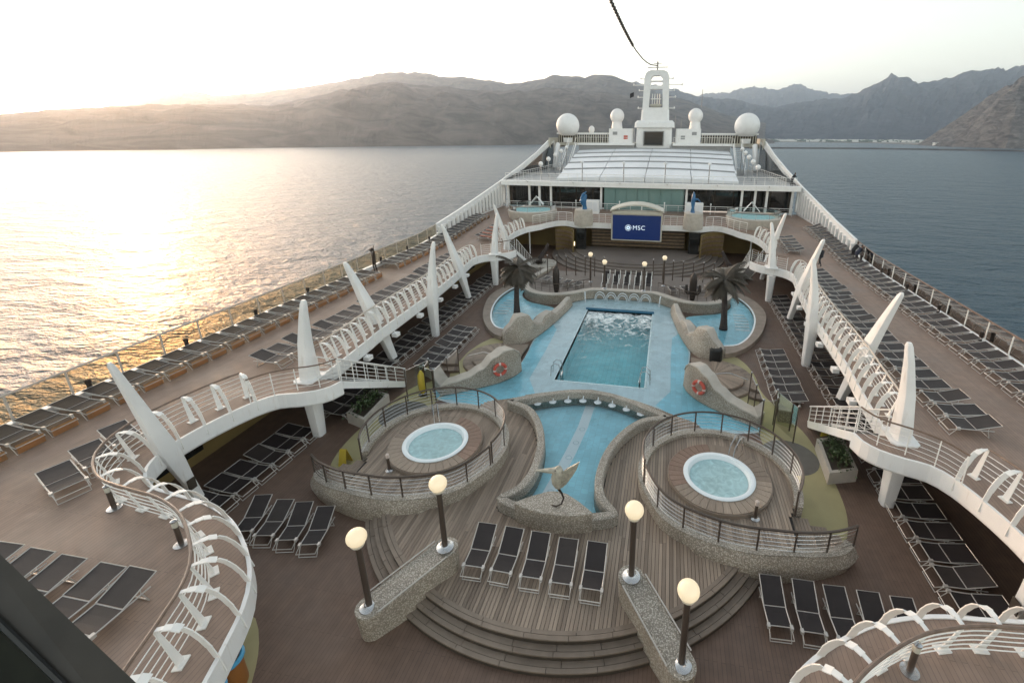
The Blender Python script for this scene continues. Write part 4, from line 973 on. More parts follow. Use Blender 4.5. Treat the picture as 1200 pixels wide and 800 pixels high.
    MB().ribbon([(xs(y),y) for y,_ in prof], lambda i,k: [(0,prof[i][1]),(0,prof[i][1]-.75),(-.22,prof[i][1]-.75),(-.22,prof[i][1])]).build('top_beam', m_white, t, sx=sx)
    base_z = lambda y: zd(y)+.0 if y < 67 else 7.6+(y-67)*.0
    MB().ribbon([(xs(y),y) for y in (46,54,67)], lambda i,k: [(0,[3.2,3.85,3.85][i]-.1),(0,[3.2,3.85,3.85][i]+.65),(-.25,[3.2,3.85,3.85][i]+.65),(-.25,[3.2,3.85,3.85][i]-.1)]).build('sill', m_white, t, sx=sx)
    y = 46.0
    while y < 97:
        lo = (zd(y)+.3) if y < 67 else 7.62
        MB().box(xs(y)-.26,xs(y)+.04,y,y+.34,lo,zt_(y)-.4).build('slat_post', m_white, t, sx=sx); y += 1.15
    pane = [(xs(q)-.1,q) for q in (46.2,54,66)]
    MB().add([(xs(46.3)-.1,46.3,3.7),(xs(66)-.1,66,4.4),(xs(66)-.1,66,zt_(66)-.7),(xs(56)-.1,56,zt_(56)-.7),(xs(46.3)-.1,46.3,zt_(46.3)-.7)],[(0,1,2,3,4)]).build('tinted_glass', m_gl_r2, t, sx=sx)
    MB().add([(xs(67)-.3,67,7.62),(xs(96)-.3,96,7.62),(xs(96)-.3,96,zt_(96)-.7),(xs(85)-.3,85,zt_(85)-.7),(xs(76)-.3,76,zt_(76)-.7),(xs(67)-.3,67,zt_(67.2)-.1)],[(0,1,2,3,4,5)]).build('dark_panel', m_dkglass, t, sx=sx)
    # kerb lights
    for k in range(9):
        y = 9.5+k*4.3
        b_ = thing('kerb_light', f'{ORD[k]} stubby dark light from the near end on the {S} outer kerb', 'light', (sx*20.98,y,3.38), group='stubby kerb lights')
        MB().lathe([(.09,0),(.09,.36),(.11,.38),(.11,.52),(.06,.56)], (20.72,y,3.38), 10).build('lamp_body', m_dkbrz, b_, sx=sx, smooth=True)
# ================================================================== LOUNGERS
def lounger(kind, ang, dk, w=.29, z=.33, glow_panel=False):
    t = linked('sun_lounger', None); t['category'] = 'sun lounger'; t.empty_display_size = .2
    OFF[t.name] = (0,0,0)
    ya = .02; L2 = .84; ca, sa = math.cos(ang), math.sin(ang)
    mb = MB()
    for s in (-1,1):
        mb.tube([(s*w,-.60,z),(s*w,ya+.6,z)], .019, 5)
    for y in (-.60,ya): mb.tube([(-w,y,z),(w,y,z)], .016, 5)
    mb.build('frame', m_alu, t)
    mb = MB(); top = (ya+L2*ca, z+.02+L2*sa)
    mb.tube([(-w,ya,z+.02),(-w,top[0],top[1]),(w,top[0],top[1]),(w,ya,z+.02)], .018, 5)
    mb.tube([(-w,ya+L2*.5*ca,z+L2*.5*sa),(-w,ya+L2*.45,z)], .012, 4); mb.tube([(w,ya+L2*.5*ca,z+L2*.5*sa),(w,ya+L2*.45,z)], .012, 4)
    mb.build('back_frame', m_alu, t)
    def sheet(pts, nm):
        mb = MB(); n = len(pts)
        for (y,zz) in pts: mb.v += [(-w+.02,y,zz),(w-.02,y,zz),(-w+.02,y,zz-.012),(w-.02,y,zz-.012)]
        for i in range(n-1):
            a = i*4; mb.f += [(a,a+1,a+5,a+4),(a+2,a+6,a+7,a+3),(a,a+4,a+6,a+2),(a+1,a+3,a+7,a+5)]
        mb.f += [(0,2,3,1),(n*4-4,n*4-3,n*4-1,n*4-2)]
        mb.build(nm, dk, t, smooth=False)
    sheet([(-.58,z+.012),(-.4,z-.005),(-.2,z-.008),(0,z+.012)], 'seat_sling')
    sheet([(ya+.02,z+.03),(ya+L2*.3*ca,z+.015+L2*.3*sa),(ya+L2*.7*ca,z+.015+L2*.7*sa),(top[0]-.02*ca,top[1]+.01)], 'back_sling')
    MB().tube([(-w,-.58,z),(-w,-.92,z*.72),(w,-.92,z*.72),(w,-.58,z)], .017, 5).build('foot_frame', m_alu, t)
    for y,spl in ((-.60,-.24),(.42,.10)):
        MB().tube([(-w+.02,y,z),(-w+.02,y+spl,.02),(w-.02,y+spl,.02),(w-.02,y,z)], .017, 5).build('leg', m_alu, t)
    for s in (-1,1): MB().bevbox(s*w-.045,s*w+.045,-.68,-.54,z-.05,z+.045,.015).build('bracket', m_alu, t)
    if glow_panel: MB().box(-w+.03,w-.03,-.905,-.897,.05,z-.02).build('added_glow_panel', m_glow, t)  # added panel, no real lounger part: makes the amber sunlit strip
    return t
m_glow = M('glow_panel_beige', (.16,.13,.10), .8)  # translucent beige for the added panels, so low sun glows amber through them
bv = m_glow.node_tree; tl_ = bv.nodes.new('ShaderNodeBsdfTranslucent'); tl_.inputs[0].default_value = (.75,.52,.30,1); mxv = bv.nodes.new('ShaderNodeMixShader'); mxv.inputs[0].default_value = .65
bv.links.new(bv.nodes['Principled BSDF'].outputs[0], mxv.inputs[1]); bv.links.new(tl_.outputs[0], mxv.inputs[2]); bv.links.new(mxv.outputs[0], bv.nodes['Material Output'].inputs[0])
protoA = lounger('a', R(24), m_sling, w=.325); protoB = lounger('b', R(9), m_sling); protoC = lounger('c', R(7), m_sling, w=.42, z=.42, glow_panel=True); protoD = lounger('d', R(14), m_sling, w=.40, z=.36); protoE = lounger('e', R(8), m_sling, w=.40, z=.34)
protoA2 = lounger('f', R(19), m_sling2, w=.325); protoA3 = lounger('g', R(27), m_sling, w=.325); protoE2 = lounger('h', R(17), m_sling2, w=.40, z=.34); protoD2 = lounger('i', R(26), m_sling, w=.40, z=.36)
VAR = {protoA.name: [protoA, protoA, protoA2, protoA3], protoE.name: [protoE]*5+[protoE2], protoD.name: [protoD]*4+[protoD2]}
used = set(); NL = [0]; rv = random.Random(21)
def place(proto, x, y, z, rz, label, group):
    proto = rv.choice(VAR.get(proto.name, [proto]))
    if proto.name not in used: o = proto; used.add(proto.name)
    else: o = copy_tree(proto)
    o.location = (x,y,z); o.rotation_euler = (0,0,rz+R(random.uniform(-1.6,1.6))); o['label'] = label; o['group'] = group; NL[0] += 1
    return o
five = ['leftmost','second from the left','middle','second from the right','rightmost']
for k in range(5):
    place(protoA, -2.05+k*.96, 11.15-.03*k, .575, R(0), f'{five[k]} of the five dark loungers standing on the teak platform', 'five loungers on the teak platform')
for k in range(5):
    place(protoA, 7.35+k*.95, 11.3-.02*k, 0, R(2), f'{five[k]} of the dark loungers in front of the right whirlpool wall', 'loungers before the right whirlpool')
four = ['leftmost','second from the left','third from the left','rightmost']
for k in range(4):
    place(protoA, -11.2+k*.93, 11.5-.03*k, 0, R(12), f'{four[k]} of the four dark loungers left of the left whirlpool', 'four loungers left of the left whirlpool')
def row(n, x0, y0, x1, y1, z, rz, proto, text, group, jit=.03, start=0, fx=None):
    for k in range(n):
        u = k/max(1,n-1); x = x0+(x1-x0)*u; y = y0+(y1-y0)*u
        if fx: x = fx(y)
        if any(abs(x-a) < .9 and abs(y-b) < b_ for a,b,b_ in SKIP): continue
        place(proto, x+random.uniform(-jit,jit), y+random.uniform(-jit,jit), z(y) if callable(z) else z, rz, f'{ORD[k+start]} {text}', group)
SKIP = []
outH = {-1: R(90), 1: R(-90)}      # heads towards the ship side
for sx in (-1,1):
    S = side(sx); o = outH[sx]
    row(6 if sx < 0 else 7, sx*13.5, 11.9 if sx<0 else 12.4, sx*13.5, 16.5 if sx<0 else 18.2, 0, o, protoE, f'dark lounger from the near end of the row under the near {S} gallery', f'loungers under the near {S} gallery')
    if sx < 0: row(3, -12.9, 18.5, -12.9, 20.4, 0, o, protoE, 'dark lounger from the near end behind the planter on the left', 'loungers behind the left planter')
    row(21, sx*13.55, 23.6 if sx < 0 else 19.7, sx*13.55, 42.8 if sx < 0 else 41.5, 0, o, protoE, f'dark lounger from the near end of the long row beside the {S} columns', f'long row of loungers beside the {S} columns')
    row(7, sx*10.65, 24.0, sx*10.75, 29.7, 0, o, protoE, f'lounger from the near end of the group behind the {S} humped wall', f'loungers beside the {S} seating deck')
    # gallery, outer rows
    SKIP = [(-19.6,33.4,1.2)]
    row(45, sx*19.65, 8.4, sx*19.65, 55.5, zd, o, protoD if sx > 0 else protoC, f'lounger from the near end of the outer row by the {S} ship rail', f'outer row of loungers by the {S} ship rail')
    SKIP = []
    fx = (lambda s: (lambda y: s*(15.25+(.35 if y > 33 else 0)+(.2 if y<20 else 0))))(sx)
    row(23, sx*15.3, 17.8, sx*15.3, 39.6, 3.1, o, protoE, f'dark lounger from the near end of the inner row along the {S} gallery railing', f'inner row of loungers on the {S} gallery', fx=fx)
    row(5, sx*15.6, 46.0, sx*15.6, 50.5, zd, o, protoE, f'lounger from the near end of the short row beyond the far {S} fin', f'short far row on the {S} gallery')
row(3, -15.2, 9.2, -15.9, 11.4, 3.1, R(70), protoE, 'lounger from the near end of the angled group by the left curved railing', 'angled loungers on the near left gallery')
nearL = ['leftmost','second from the left','third from the left','fourth from the left','rightmost']
for k in range(5):
    place(protoE, (-13.3,-12.25,-11.2,-9.95,-8.95)[k], 6.05-.02*k, 3.1, R(3-k), f'{nearL[k]} of the big loungers at the bottom left on the gallery', 'loungers on the near left gallery')
# ================================================================== SMALL THINGS ON DECK
def path_light(x, y, z, label):
    b_ = thing('path_light', label, 'light', (x,y,z), group='steel path lights')
    MB().lathe([(.19,0),(.19,.03),(.07,.05)], (x,y,z), 16).build('base', m_steel, b_, smooth=True)
    MB().lathe([(.065,.04),(.065,.62)], (x,y,z), 12).build('post', m_bronze, b_, smooth=True)
    MB().lathe([(.06,.622),(.075,.64),(.075,.80)], (x,y,z), 12).build('lamp', m_creamw, b_, smooth=True)
    MB().lathe([(.085,.802),(.085,.84),(.03,.87)], (x,y,z), 12).build('cap', m_steel, b_, smooth=True)
path_light(-12.7, 8.75, 3.1, 'steel path light on the near left gallery, the farther of two')
path_light(-9.4, 8.0, 3.1, 'steel path light on the near left gallery inside the curved railing')
path_light(9.1, 8.0, 3.1, 'steel path light on the near right gallery at the bottom right')
for sx in (-1,1):
    MB().prism([(p.x,p.y) for p in spline([(8.6,13.6),(10.3,14.4),(10.95,15.8),(11.1,17.6),(11.0,19.6),(10.7,21.4),(9.9,23.3),(9.35,25),(9.3,26.8),(8.9,28.5),(8.2,29.4),(7,28.6),(7,25),(8.4,21.4),(8.6,17)],.4,True)], None, .008).build('green_walkway', m_green, sx=sx)['kind'] = 'structure'
    MB().prism(arc(9.6,19.2,1.25,0,360,30)[:-1], None, .013).build('grey_floor_disc', m_grey, sx=sx)['kind'] = 'structure'
    MB().prism([(p.x,p.y) for p in spline([(5.4,3.5),(6.6,6.4),(7.5,7.8),(8.5,8.5),(8.9,7.6),(8.3,6.5),(7.6,3.6)],.4,True)], None, .008).build('green_walkway', m_green, sx=sx)['kind'] = 'structure'
    S = side(sx)
    # glass screens beside the walkway
    sp = [(8.35,23.3),(8.4,22.0),(8.5,20.6),(9.2,20.9),(9.35,21.7),(10.0,20.3)]
    t = thing('glass_screen', f'greenish frameless glass wind screens on posts between the {S} hump wall and whirlpool', 'screen', (sx*8.8,21.5,0))
    for (x,y) in sp: MB().tube([(x,y,0),(x,y,2.0)],.035,6).build('post', m_bronze, t, sx=sx)
    for (x,y) in sp: MB().lathe([(.05,0),(.05,.06),(.01,.09)],(x,y,2.0),8).build('post_cap', m_steel, t, sx=sx)
    for (a,b2) in ((0,1),(1,2),(3,4),(2,3),(4,5)):
        (x0,y0),(x1,y1) = sp[a],sp[b2]; MB().bar((x0*.97+x1*.03,y0*.97+y1*.03,1.05),(x0*.03+x1*.97,y0*.03+y1*.97,1.05),.012,1.75).build('glass_pane', m_gl_g, t, sx=sx)
    # planter with sign
    t = thing('planter', f'low stone planter with green shrub under the {S} gallery stairs' if sx>0 else 'low stone planter with dark shrub left of the left whirlpool', 'planter', (sx*11.4,19,0))
    mb = MB(); mb.prism([(10.75,17.6),(12.0,18.0),(12.15,20.4),(10.9,20.0)], .004, .6, holes=[[(10.9,17.8),(11.05,19.85),(12.0,20.2),(11.87,18.15)]]); mb.build('stone_trough', m_smooth, t, sx=sx)
    MB().prism([(10.9,17.8),(11.87,18.15),(12.0,20.2),(11.05,19.85)], None, .52).build('soil', m_dkwall, t, sx=sx)
    mb = MB(); r = random.Random(3)
    for q in range(420):
        c = Vector((11.45+r.gauss(0,.22), 19+r.gauss(0,.55), .6+abs(r.gauss(0,.25)))); a = Vector((r.uniform(-1,1),r.uniform(-1,1),r.uniform(-.2,1))).normalized()*.16; b2 = a.cross(Vector((r.uniform(-1,1),r.uniform(-1,1),1))).normalized()*.05
        mb.add([c-b2,c+a*.5-b2*.2,c+a,c+b2],[(0,1,2,3)])
    mb.build('shrub', m_leaf, t, sx=sx)
    if sx>0: MB().bar((11.05,20.0,.85),(11.85,20.3,.85),.03,.22).build('yellow_sign', m_yel, t)
    # palm
    t = thing('palm_tree', f'palm with bare brown trunk and drooping fronds standing in the {S} crescent pool', 'palm', (sx*8.1,33.7,.1))
    pts = [(8.1-.35*(k/8)**1.5,33.7-.5*(k/8),.1+4.1*k/8) for k in range(9)]
    MB().tube(pts,.2,10,rr=[.33,.27,.235,.22,.21,.2,.2,.21,.23]).build('trunk', m_trunk, t, sx=sx, smooth=True)
    mb = MB(); r = random.Random(11+sx); c = Vector((7.75,33.2,4.25))
    for q in range(32):
        a = r.uniform(0,2*math.pi); el = r.uniform(-.5,1.1); L_ = r.uniform(1.5,2.2); prev = c; d = Vector((math.cos(a)*math.cos(el),math.sin(a)*math.cos(el),math.sin(el))); p = c.copy(); ax = []
        for k in range(9):
            ax.append(p.copy()); d = (d+Vector((0,0,-.16))).normalized(); p = p+d*L_/8
        for k in range(8):
            mb.bar(ax[k],ax[k+1],.022)
            s_ = d.cross(Vector((0,0,1)))
            side_ = (ax[k+1]-ax[k]).cross(Vector((0,0,1))).normalized(); ln = .50*math.sin(math.pi*(k+1.2)/9.5)
            for h in (0,.25,.5,.75):
                b0 = ax[k].lerp(ax[k+1],h)
                for s in (-1,1):
                    tip = b0+side_*s*ln+(ax[k+1]-ax[k]).normalized()*ln*.5+Vector((0,0,-ln*.45)); w_ = (ax[k+1]-ax[k]).normalized()*.05
                    mb.add([b0-w_,b0+w_,tip],[(0,1,2)])
    mb.build('crown', m_frond, t, sx=sx)
for k in range(4):
    x, y = -15.35, 46.1+k*1.12
    c = thing('towel', f'{ORD[k]} reddish towel laid over the loungers beyond the far left fin', 'towel', (x,y,zd(y)+.36), group='reddish towels on the far left loungers')
    MB().add([(x-.9,y-.3,zd(y)+.50),(x-.3,y-.32,zd(y)+.42),(x+.5,y-.3,zd(y)+.385),(x+.56,y-.3,zd(y)+.25),(x-.9,y+.3,zd(y)+.50),(x-.3,y+.31,zd(y)+.42),(x+.5,y+.28,zd(y)+.385),(x+.56,y+.3,zd(y)+.25)],[(0,1,5,4),(1,2,6,5),(2,3,7,6)]).build('cloth', m_towel, c)
# wet floor sign and fat little items
t = thing('wet_floor_sign', 'yellow folding wet floor sign on the olive floor left of the left whirlpool', 'sign', (-10.1,15.2,0))
for s in (-1,1):
    MB().add([(-10.3,15.2+s*.22,.01),(-9.9,15.2+s*.22,.01),(-9.95,15.2+s*.02,.75),(-10.25,15.2+s*.02,.75),(-10.3,15.2+s*.24,.01),(-9.9,15.2+s*.24,.01),(-9.95,15.2+s*.04,.75),(-10.25,15.2+s*.04,.75)],[(0,1,2,3),(4,5,6,7),(0,1,5,4),(2,3,7,6),(1,2,6,5),(0,3,7,4)]).build('sign_board', m_yel, t)
    MB().add([(-10.16,15.2+s*.165,.25),(-10.04,15.2+s*.165,.25),(-10.1,15.2+s*.10,.5)],[(0,1,2)]).build('sign_print', m_black, t)
t = thing('kayak_board', 'upright yellow board standing by the left glass wind screen', 'board', (-9.6,21.2,0))
MB().lathe([(.05,0),(.19,.25),(.22,.7),(.20,1.2),(.05,1.5)],(-9.6,21.2,.02),14).build('board_body', m_yel, t, smooth=True)
MB().lathe([(.26,0),(.26,.02),(.1,.03)],(-9.6,21.2,0),12).build('stand', m_black, t)
for q,(x,y,m_) in enumerate(((-7.25,6.75,m_orange),(-7.0,6.0,m_orange))):
    t = thing('towel_drum', ['orange brown drum with blue rim under the near left gallery edge','second orange drum with blue rim, lower at the bottom edge'][q], 'drum', (x,y,0))
    MB().lathe([(.30,0),(.34,.1),(.34,.9),(.30,.95)],(x,y,0),20).build('drum_body', m_, t, smooth=True)
    MB().tube([(x+.36*math.cos(R(a)),y+.36*math.sin(R(a)),1.0) for a in range(0,360,20)],.06,6,closed=True).build('blue_rim', m_bluep, t, smooth=True)
# ================================================================== PEOPLE
def person(label, x, y, z, rz, h=1.75, pose='stand', top=m_cloth, legs=m_cloth, cat='person', mat=None):
    t = thing('person' if cat == 'person' else 'standing_statue', label, cat, (x,y,z)); t.rotation_euler = (0,0,rz); OFF[t.name] = (0,0,0)
    s = h/1.75
    joints = {'pel':(0,0,.92),'ch':(0,.0,1.25),'nk':(0,.02,1.47),'hip1':(.1,0,.88),'kn1':(.11,.04,.48),'an1':(.11,0,.07),'toe1':(.12,.16,.03),'hip2':(-.1,0,.88),'kn2':(-.11,-.0,.48),'an2':(-.11,-.08,.07),'toe2':(-.12,.08,.03),
      'sh1':(.19,0,1.42),'el1':(.25,.02,1.14),'wr1':(.24,.14,.92),'ha1':(.24,.19,.84),'sh2':(-.19,0,1.42),'el2':(-.25,.0,1.14),'wr2':(-.24,.1,.92),'ha2':(-.24,.14,.84)}
    if pose == 'lean':
        joints.update({'ch':(0,.18,1.2),'nk':(0,.30,1.38),'sh1':(.18,.26,1.34),'sh2':(-.18,.26,1.34),'el1':(.22,.42,1.12),'wr1':(.08,.55,1.12),'ha1':(.02,.6,1.12),'el2':(-.22,.42,1.12),'wr2':(-.08,.55,1.12),'ha2':(-.02,.6,1.12)})
    if pose == 'walk':
        joints.update({'kn1':(.1,.24,.52),'an1':(.1,.22,.1),'toe1':(.1,.38,.06),'kn2':(-.1,-.08,.47),'an2':(-.1,-.34,.12),'toe2':(-.1,-.22,.03)})
    if pose == 'arms':
        joints.update({'el1':(.30,.05,1.62),'wr1':(.42,.05,1.55),'ha1':(.52,.05,1.5),'el2':(-.22,.05,1.66),'wr2':(-.30,.05,1.9),'ha2':(-.32,.05,1.98)})
    J = {k:(v[0]*s,v[1]*s,v[2]*s) for k,v in joints.items()}
    E = [('pel','ch'),('ch','nk')]
    for q in '12': E += [('pel','hip'+q),('hip'+q,'kn'+q),('kn'+q,'an'+q),('an'+q,'toe'+q),('ch','sh'+q),('sh'+q,'el'+q),('el'+q,'wr'+q),('wr'+q,'ha'+q)]
    rad = {'pel':.15,'ch':.155,'nk':.06,'hip':.09,'kn':.062,'an':.045,'toe':.035,'sh':.065,'el':.045,'wr':.033,'ha':.03}
    ks = list(J); me = bpy.data.meshes.new('body'); me.from_pydata([J[k] for k in ks], [(ks.index(a),ks.index(b2)) for a,b2 in E], [])
    ob = bpy.data.objects.new('body', me); C.objects.link(ob)
    md = ob.modifiers.new('s','SKIN'); me.skin_vertices[0].data
    for i,k in enumerate(ks):
        r = rad[k.rstrip('12')]*s; me.skin_vertices[0].data[i].radius = (r, r*.8)
    me.skin_vertices[0].data[ks.index('pel')].use_root = True
    ob.modifiers.new('u','SUBSURF').levels = 1
    dg = bpy.context.evaluated_depsgraph_get(); nm = bpy.data.meshes.new_from_object(ob.evaluated_get(dg)); bpy.data.objects.remove(ob)
    nm.materials.clear(); nm.materials.append(mat or legs); nm.name = 'body'; linked('body', nm, t)
    hx = J['nk']; hc = (hx[0], hx[1]+.03*s, hx[2]+.17*s)
    MB().lathe([(.01,-.125*s),(.055*s,-.11*s),(.072*s,-.05*s),(.085*s,.0),(.085*s,.05*s),(.06*s,.10*s),(.01,.125*s)], hc, 12).build('head', mat or m_skin, t, smooth=True)
    if not mat:
        MB().lathe([(.088*s,-.03*s),(.095*s,.03*s),(.07*s,.11*s),(.01,.135*s)], (hc[0],hc[1]-.018*s,hc[2]), 12).build('hair', m_hair, t, smooth=True)
        MB().tube([(0,J['pel'][1],.80*s),(0,J['pel'][1],.95*s),(0,J['ch'][1]*.6,1.1*s),J['ch'],(0,J['nk'][1]*.95,1.42*s)],.2,10,rr=[.19*s,.185*s,.18*s,.19*s,.12*s]).build('jacket', top, t, smooth=True)
    return t
person('dark bronze standing figure statue with raised arms beside the left ship rail', -20.05, 33.4, 3.1, R(150), h=2.1, pose='arms', cat='statue', mat=m_dkbrz)
m_cl2 = M('navy_cloth', (.03,.035,.06), .8)
person('person in black leaning on the right ship rail where the slatted screen ends', 20.35, 44.9, zd(44.9), R(-75), pose='lean')
person('second person in dark jacket leaning beside the other at the right ship rail', 20.35, 44.0, zd(44), R(-95), pose='lean', top=m_cl2)
person('person in dark clothes walking on the right gallery beyond the third strut', 16.95, 42.6, zd(42.6), R(20), pose='walk')
person('person in dark clothes standing near the left ship rail by the third strut', -19.0, 44.2, zd(44.2), R(80), pose='stand')
person('person in black standing on the roof deck at the right end of its railing', 19.7, 67.6, 7.6, R(-70), h=1.8, pose='lean')
#PART5
# ================================================================== STAGE AND SCREEN
arcs = []
for k,(r,z) in enumerate(((10.4,.16),(9.7,.32),(9.0,.48),(8.3,.64))):
    MB().prism(arc(0,56.2,r,180,360,36), .63 if False else .004, z).build('stage_step', m_stage)['kind'] = 'structure'
    MB().ribbon(arc(0,56.2,r,180,360,36), [(-.001,z+.002),(-.001,z+.012),(.06,z+.012),(.06,z+.002)]).build('stage_step_nosing', m_white2 if False else m_steptk)['kind'] = 'structure'
MB().prism(arc(0,56.2,7.6,180,360,36), .004, .78).build('stage_floor', m_stage)['kind'] = 'structure'
t = thing('stage_backdrop', 'wooden slatted stage wall behind the big blue screen', 'wall', (0,56.6,.78))
MB().box(-5.7,5.7,56.7,56.85,.78,3.34).build('back_panel', m_dkwall, t)
for k in range(6): MB().box(-5.7,5.7,56.5+.0,56.68,.9+k*.41,1.13+k*.41).build('slat', m_slat, t)
for sx in (-1,1):
    S = side(sx)
    t = thing('speaker_tower', f'tall black loudspeaker box {S} of the stage below the statue pedestal', 'speaker', (sx*6.75,54.6,.8))
    MB().bevbox(6.1,7.35,54.3,54.9,.8,3.3,.06).build('cabinet', m_black, t, sx=sx)
    MB().box(6.2,7.25,54.26,54.296,.9,3.2).build('grille', m_dkglass, t, sx=sx)
    t = thing('curved_stage_wing', f'curved slatted wooden wing wall {S} of the stage', 'wall', (sx*8.4,55,.3))
    for k in range(5): MB().ribbon(arc(10.2,53.2,2.7,90,180,12), [(0,.5+k*.5),(0,.78+k*.5),(-.1,.78+k*.5),(-.1,.5+k*.5)]).build('slat', m_slat, t, sx=sx)
    MB().ribbon(arc(10.2,53.2,2.85,90,180,12), [(0,.01),(0,3.2),(.1,3.2),(.1,.01)]).build('back_panel', m_ochre, t, sx=sx)
    t = thing('wall_lamp', f'glowing amber wall lamp on the {S} stage wing', 'lamp', (sx*7.9,54.2,1.4))
    MB().box(7.45,7.52,54.1,54.5,1.2,1.65).build('lens', m_small, t, sx=sx)
    MB().box(7.52,7.6,54.05,54.55,1.15,1.7).build('lamp_back', m_dkbrz, t, sx=sx)
    # island planters with leaning dark trunk
    t = thing('round_planter', f'round pale planter with a leaning dark trunk below the {S} forward gallery', 'planter', (sx*10.2,48.6,0))
    MB().lathe([(1.75,0.004),(1.85,.35),(1.80,.45),(1.55,.45),(1.5,.38),(.01,.38)],(10.2,48.6,0),30).build('trough', m_stone, t, sx=sx, smooth=True)
    MB().tube([(10.4,48.6,.3),(10.2,48.6,1.0),(9.6,48.7,1.9),(9.3,48.7,2.6)],.2,8,rr=[.38,.26,.2,.14]).build('trunk', m_trunk, t, sx=sx, smooth=True)
    mb = MB(); r = random.Random(5)
    for q in range(60):
        a = r.uniform(0,6.28); c = Vector((10.3+r.gauss(0,.35),48.5+r.gauss(0,.35),.45)); tip = c+Vector((math.cos(a)*.6,math.sin(a)*.6,r.uniform(.1,.5))); s_ = Vector((-math.sin(a),math.cos(a),0))*.06
        mb.add([c-s_,c+s_,tip],[(0,1,2)])
    mb.build('ground_leaves', m_frond, t, sx=sx)
    cyl('post', .09, 2.8, m_white, (pp:=thing('gallery_post', f'slim white post under the {S} forward gallery', 'post', (sx*13.0,54.0,0))), (sx*13.0,54.0,0), n=8)
    # pedestal and blue statue
    t = thing('statue_pedestal', f'pale tapered pedestal of the {S} blue statue on the forward balcony', 'pedestal', (sx*6.4,54.6,3.9))
    MB().lathe([(1.12,3.7),(1.18,4.4),(1.05,5.5),(.98,5.55),(.01,5.55)],(6.45,54.9,0),24).build('pedestal_body', m_stone, t, sx=sx, smooth=True)
    t = thing('blue_statue', ('blue abstract swirling statue on the left pedestal, broader than the other' if sx<0 else 'slim blue upright statue on the right pedestal'), 'statue', (sx*6.4,54.9,5.55))
    if sx < 0:
        MB().tube([(6.3,54.9,5.55),(6.35,54.9,6.0),(6.55,54.9,6.5),(6.35,54.9,7.0),(6.15,54.9,7.3)],.2,8,rr=[.3,.24,.42,.34,.1]).build('figure', m_blues, t, sx=sx, smooth=True)
        MB().tube([(6.3,54.9,6.6),(6.7,54.8,6.9),(6.5,54.8,7.3),(6.1,54.8,7.65)],.15,8,rr=[.22,.2,.16,.05]).build('wing', m_blues, t, sx=sx, smooth=True)
    else:
        MB().tube([(6.3,54.9,5.55),(6.3,54.9,6.1),(6.28,54.9,6.8),(6.3,54.9,7.5),(6.3,54.9,7.9)],.2,8,rr=[.28,.16,.26,.2,.06]).build('figure', m_blues, t, sx=sx, smooth=True)
        MB().tube([(6.3,54.9,7.0),(6.75,54.8,7.1),(7.1,54.8,6.8)],.1,8,rr=[.16,.12,.04]).build('wing', m_blues, t, sx=sx, smooth=True)
    # raised forward whirlpool
    cx_, cy_ = 13.4, 57.0
    t = thing('forward_whirlpool', f'raised round pale whirlpool tub on the {S} side of the forward balcony', 'whirlpool', (sx*cx_,cy_,3.9))
    MB().lathe([(2.75,3.6),(3.05,4.4),(3.1,5.0),(2.95,5.05),(2.5,5.05),(2.4,4.8),(2.0,4.7),(.01,4.7)],(cx_,cy_,0),36).build('tub_body', m_stone, t, sx=sx, smooth=True)
    MB().prism([(x_+cx_,y_+cy_) for x_,y_ in arc(0,0,2.45,0,360,30)[:-1]], None, 4.97).build('water', m_wtub, t, sx=sx)
    MB().prism([(x_+cx_,y_+cy_) for x_,y_ in arc(0,0,2.4,0,360,30)[:-1]], None, 4.85).build('tub_lining', m_whitil, t, sx=sx)
    railing('glass_tub_railing', f'low curved glass railing round the {S} forward whirlpool', [(x_+cx_,y_+cy_) for x_,y_ in arc(0,0,2.98,0,354,40)], 5.06, h=.62, d=1.5, nr=0, mh=m_dkbrz, mp=m_steel, sx=sx, glassm=m_gl_b, rh=.03)
    t = thing('sun_shade_frame', f'small white folded shade behind the {S} forward whirlpool', 'shade', (sx*13.6,59.0,5.05))
    MB().tube([(12.6,59.3,5.2),(13.5,59.3,6.4),(14.5,59.3,5.2)],.05,6).build('frame', m_white, t, sx=sx)
    MB().add([(12.6,59.3,5.3),(13.5,59.3,6.35),(14.5,59.3,5.3),(14.4,60.2,5.3),(13.5,60.2,6.2),(12.7,60.2,5.3)],[(0,1,4,5),(1,2,3,4)]).build('cloth', m_white, t, sx=sx)
    # white bar boxes
    t = thing('white_cabinet', f'white lit cabinet on the balcony {S} of the green glass wall', 'cabinet', (sx*6.7,62.5,3.9))
    MB().bevbox(5.7,8.0,62.2,63.4,3.9,5.6,.1).build('cabinet_body', m_white, t, sx=sx)
    for q in range(3): MB().box(5.85+q*.7,6.45+q*.7,62.15,62.196,4.2,5.4).build('door', m_roofw, t, sx=sx)
t = thing('cinema_screen', 'big blue outdoor screen showing a white MSC logo over the stage', 'screen', (0,53.9,2.2))
MB().bevbox(-2.95,2.95,53.75,54.15,2.2,5.35,.05).build('screen_frame', m_creamw, t)
scr = MB().box(-2.78,2.78,53.70,53.747,2.34,5.2).build('screen_panel', m_screen, t)
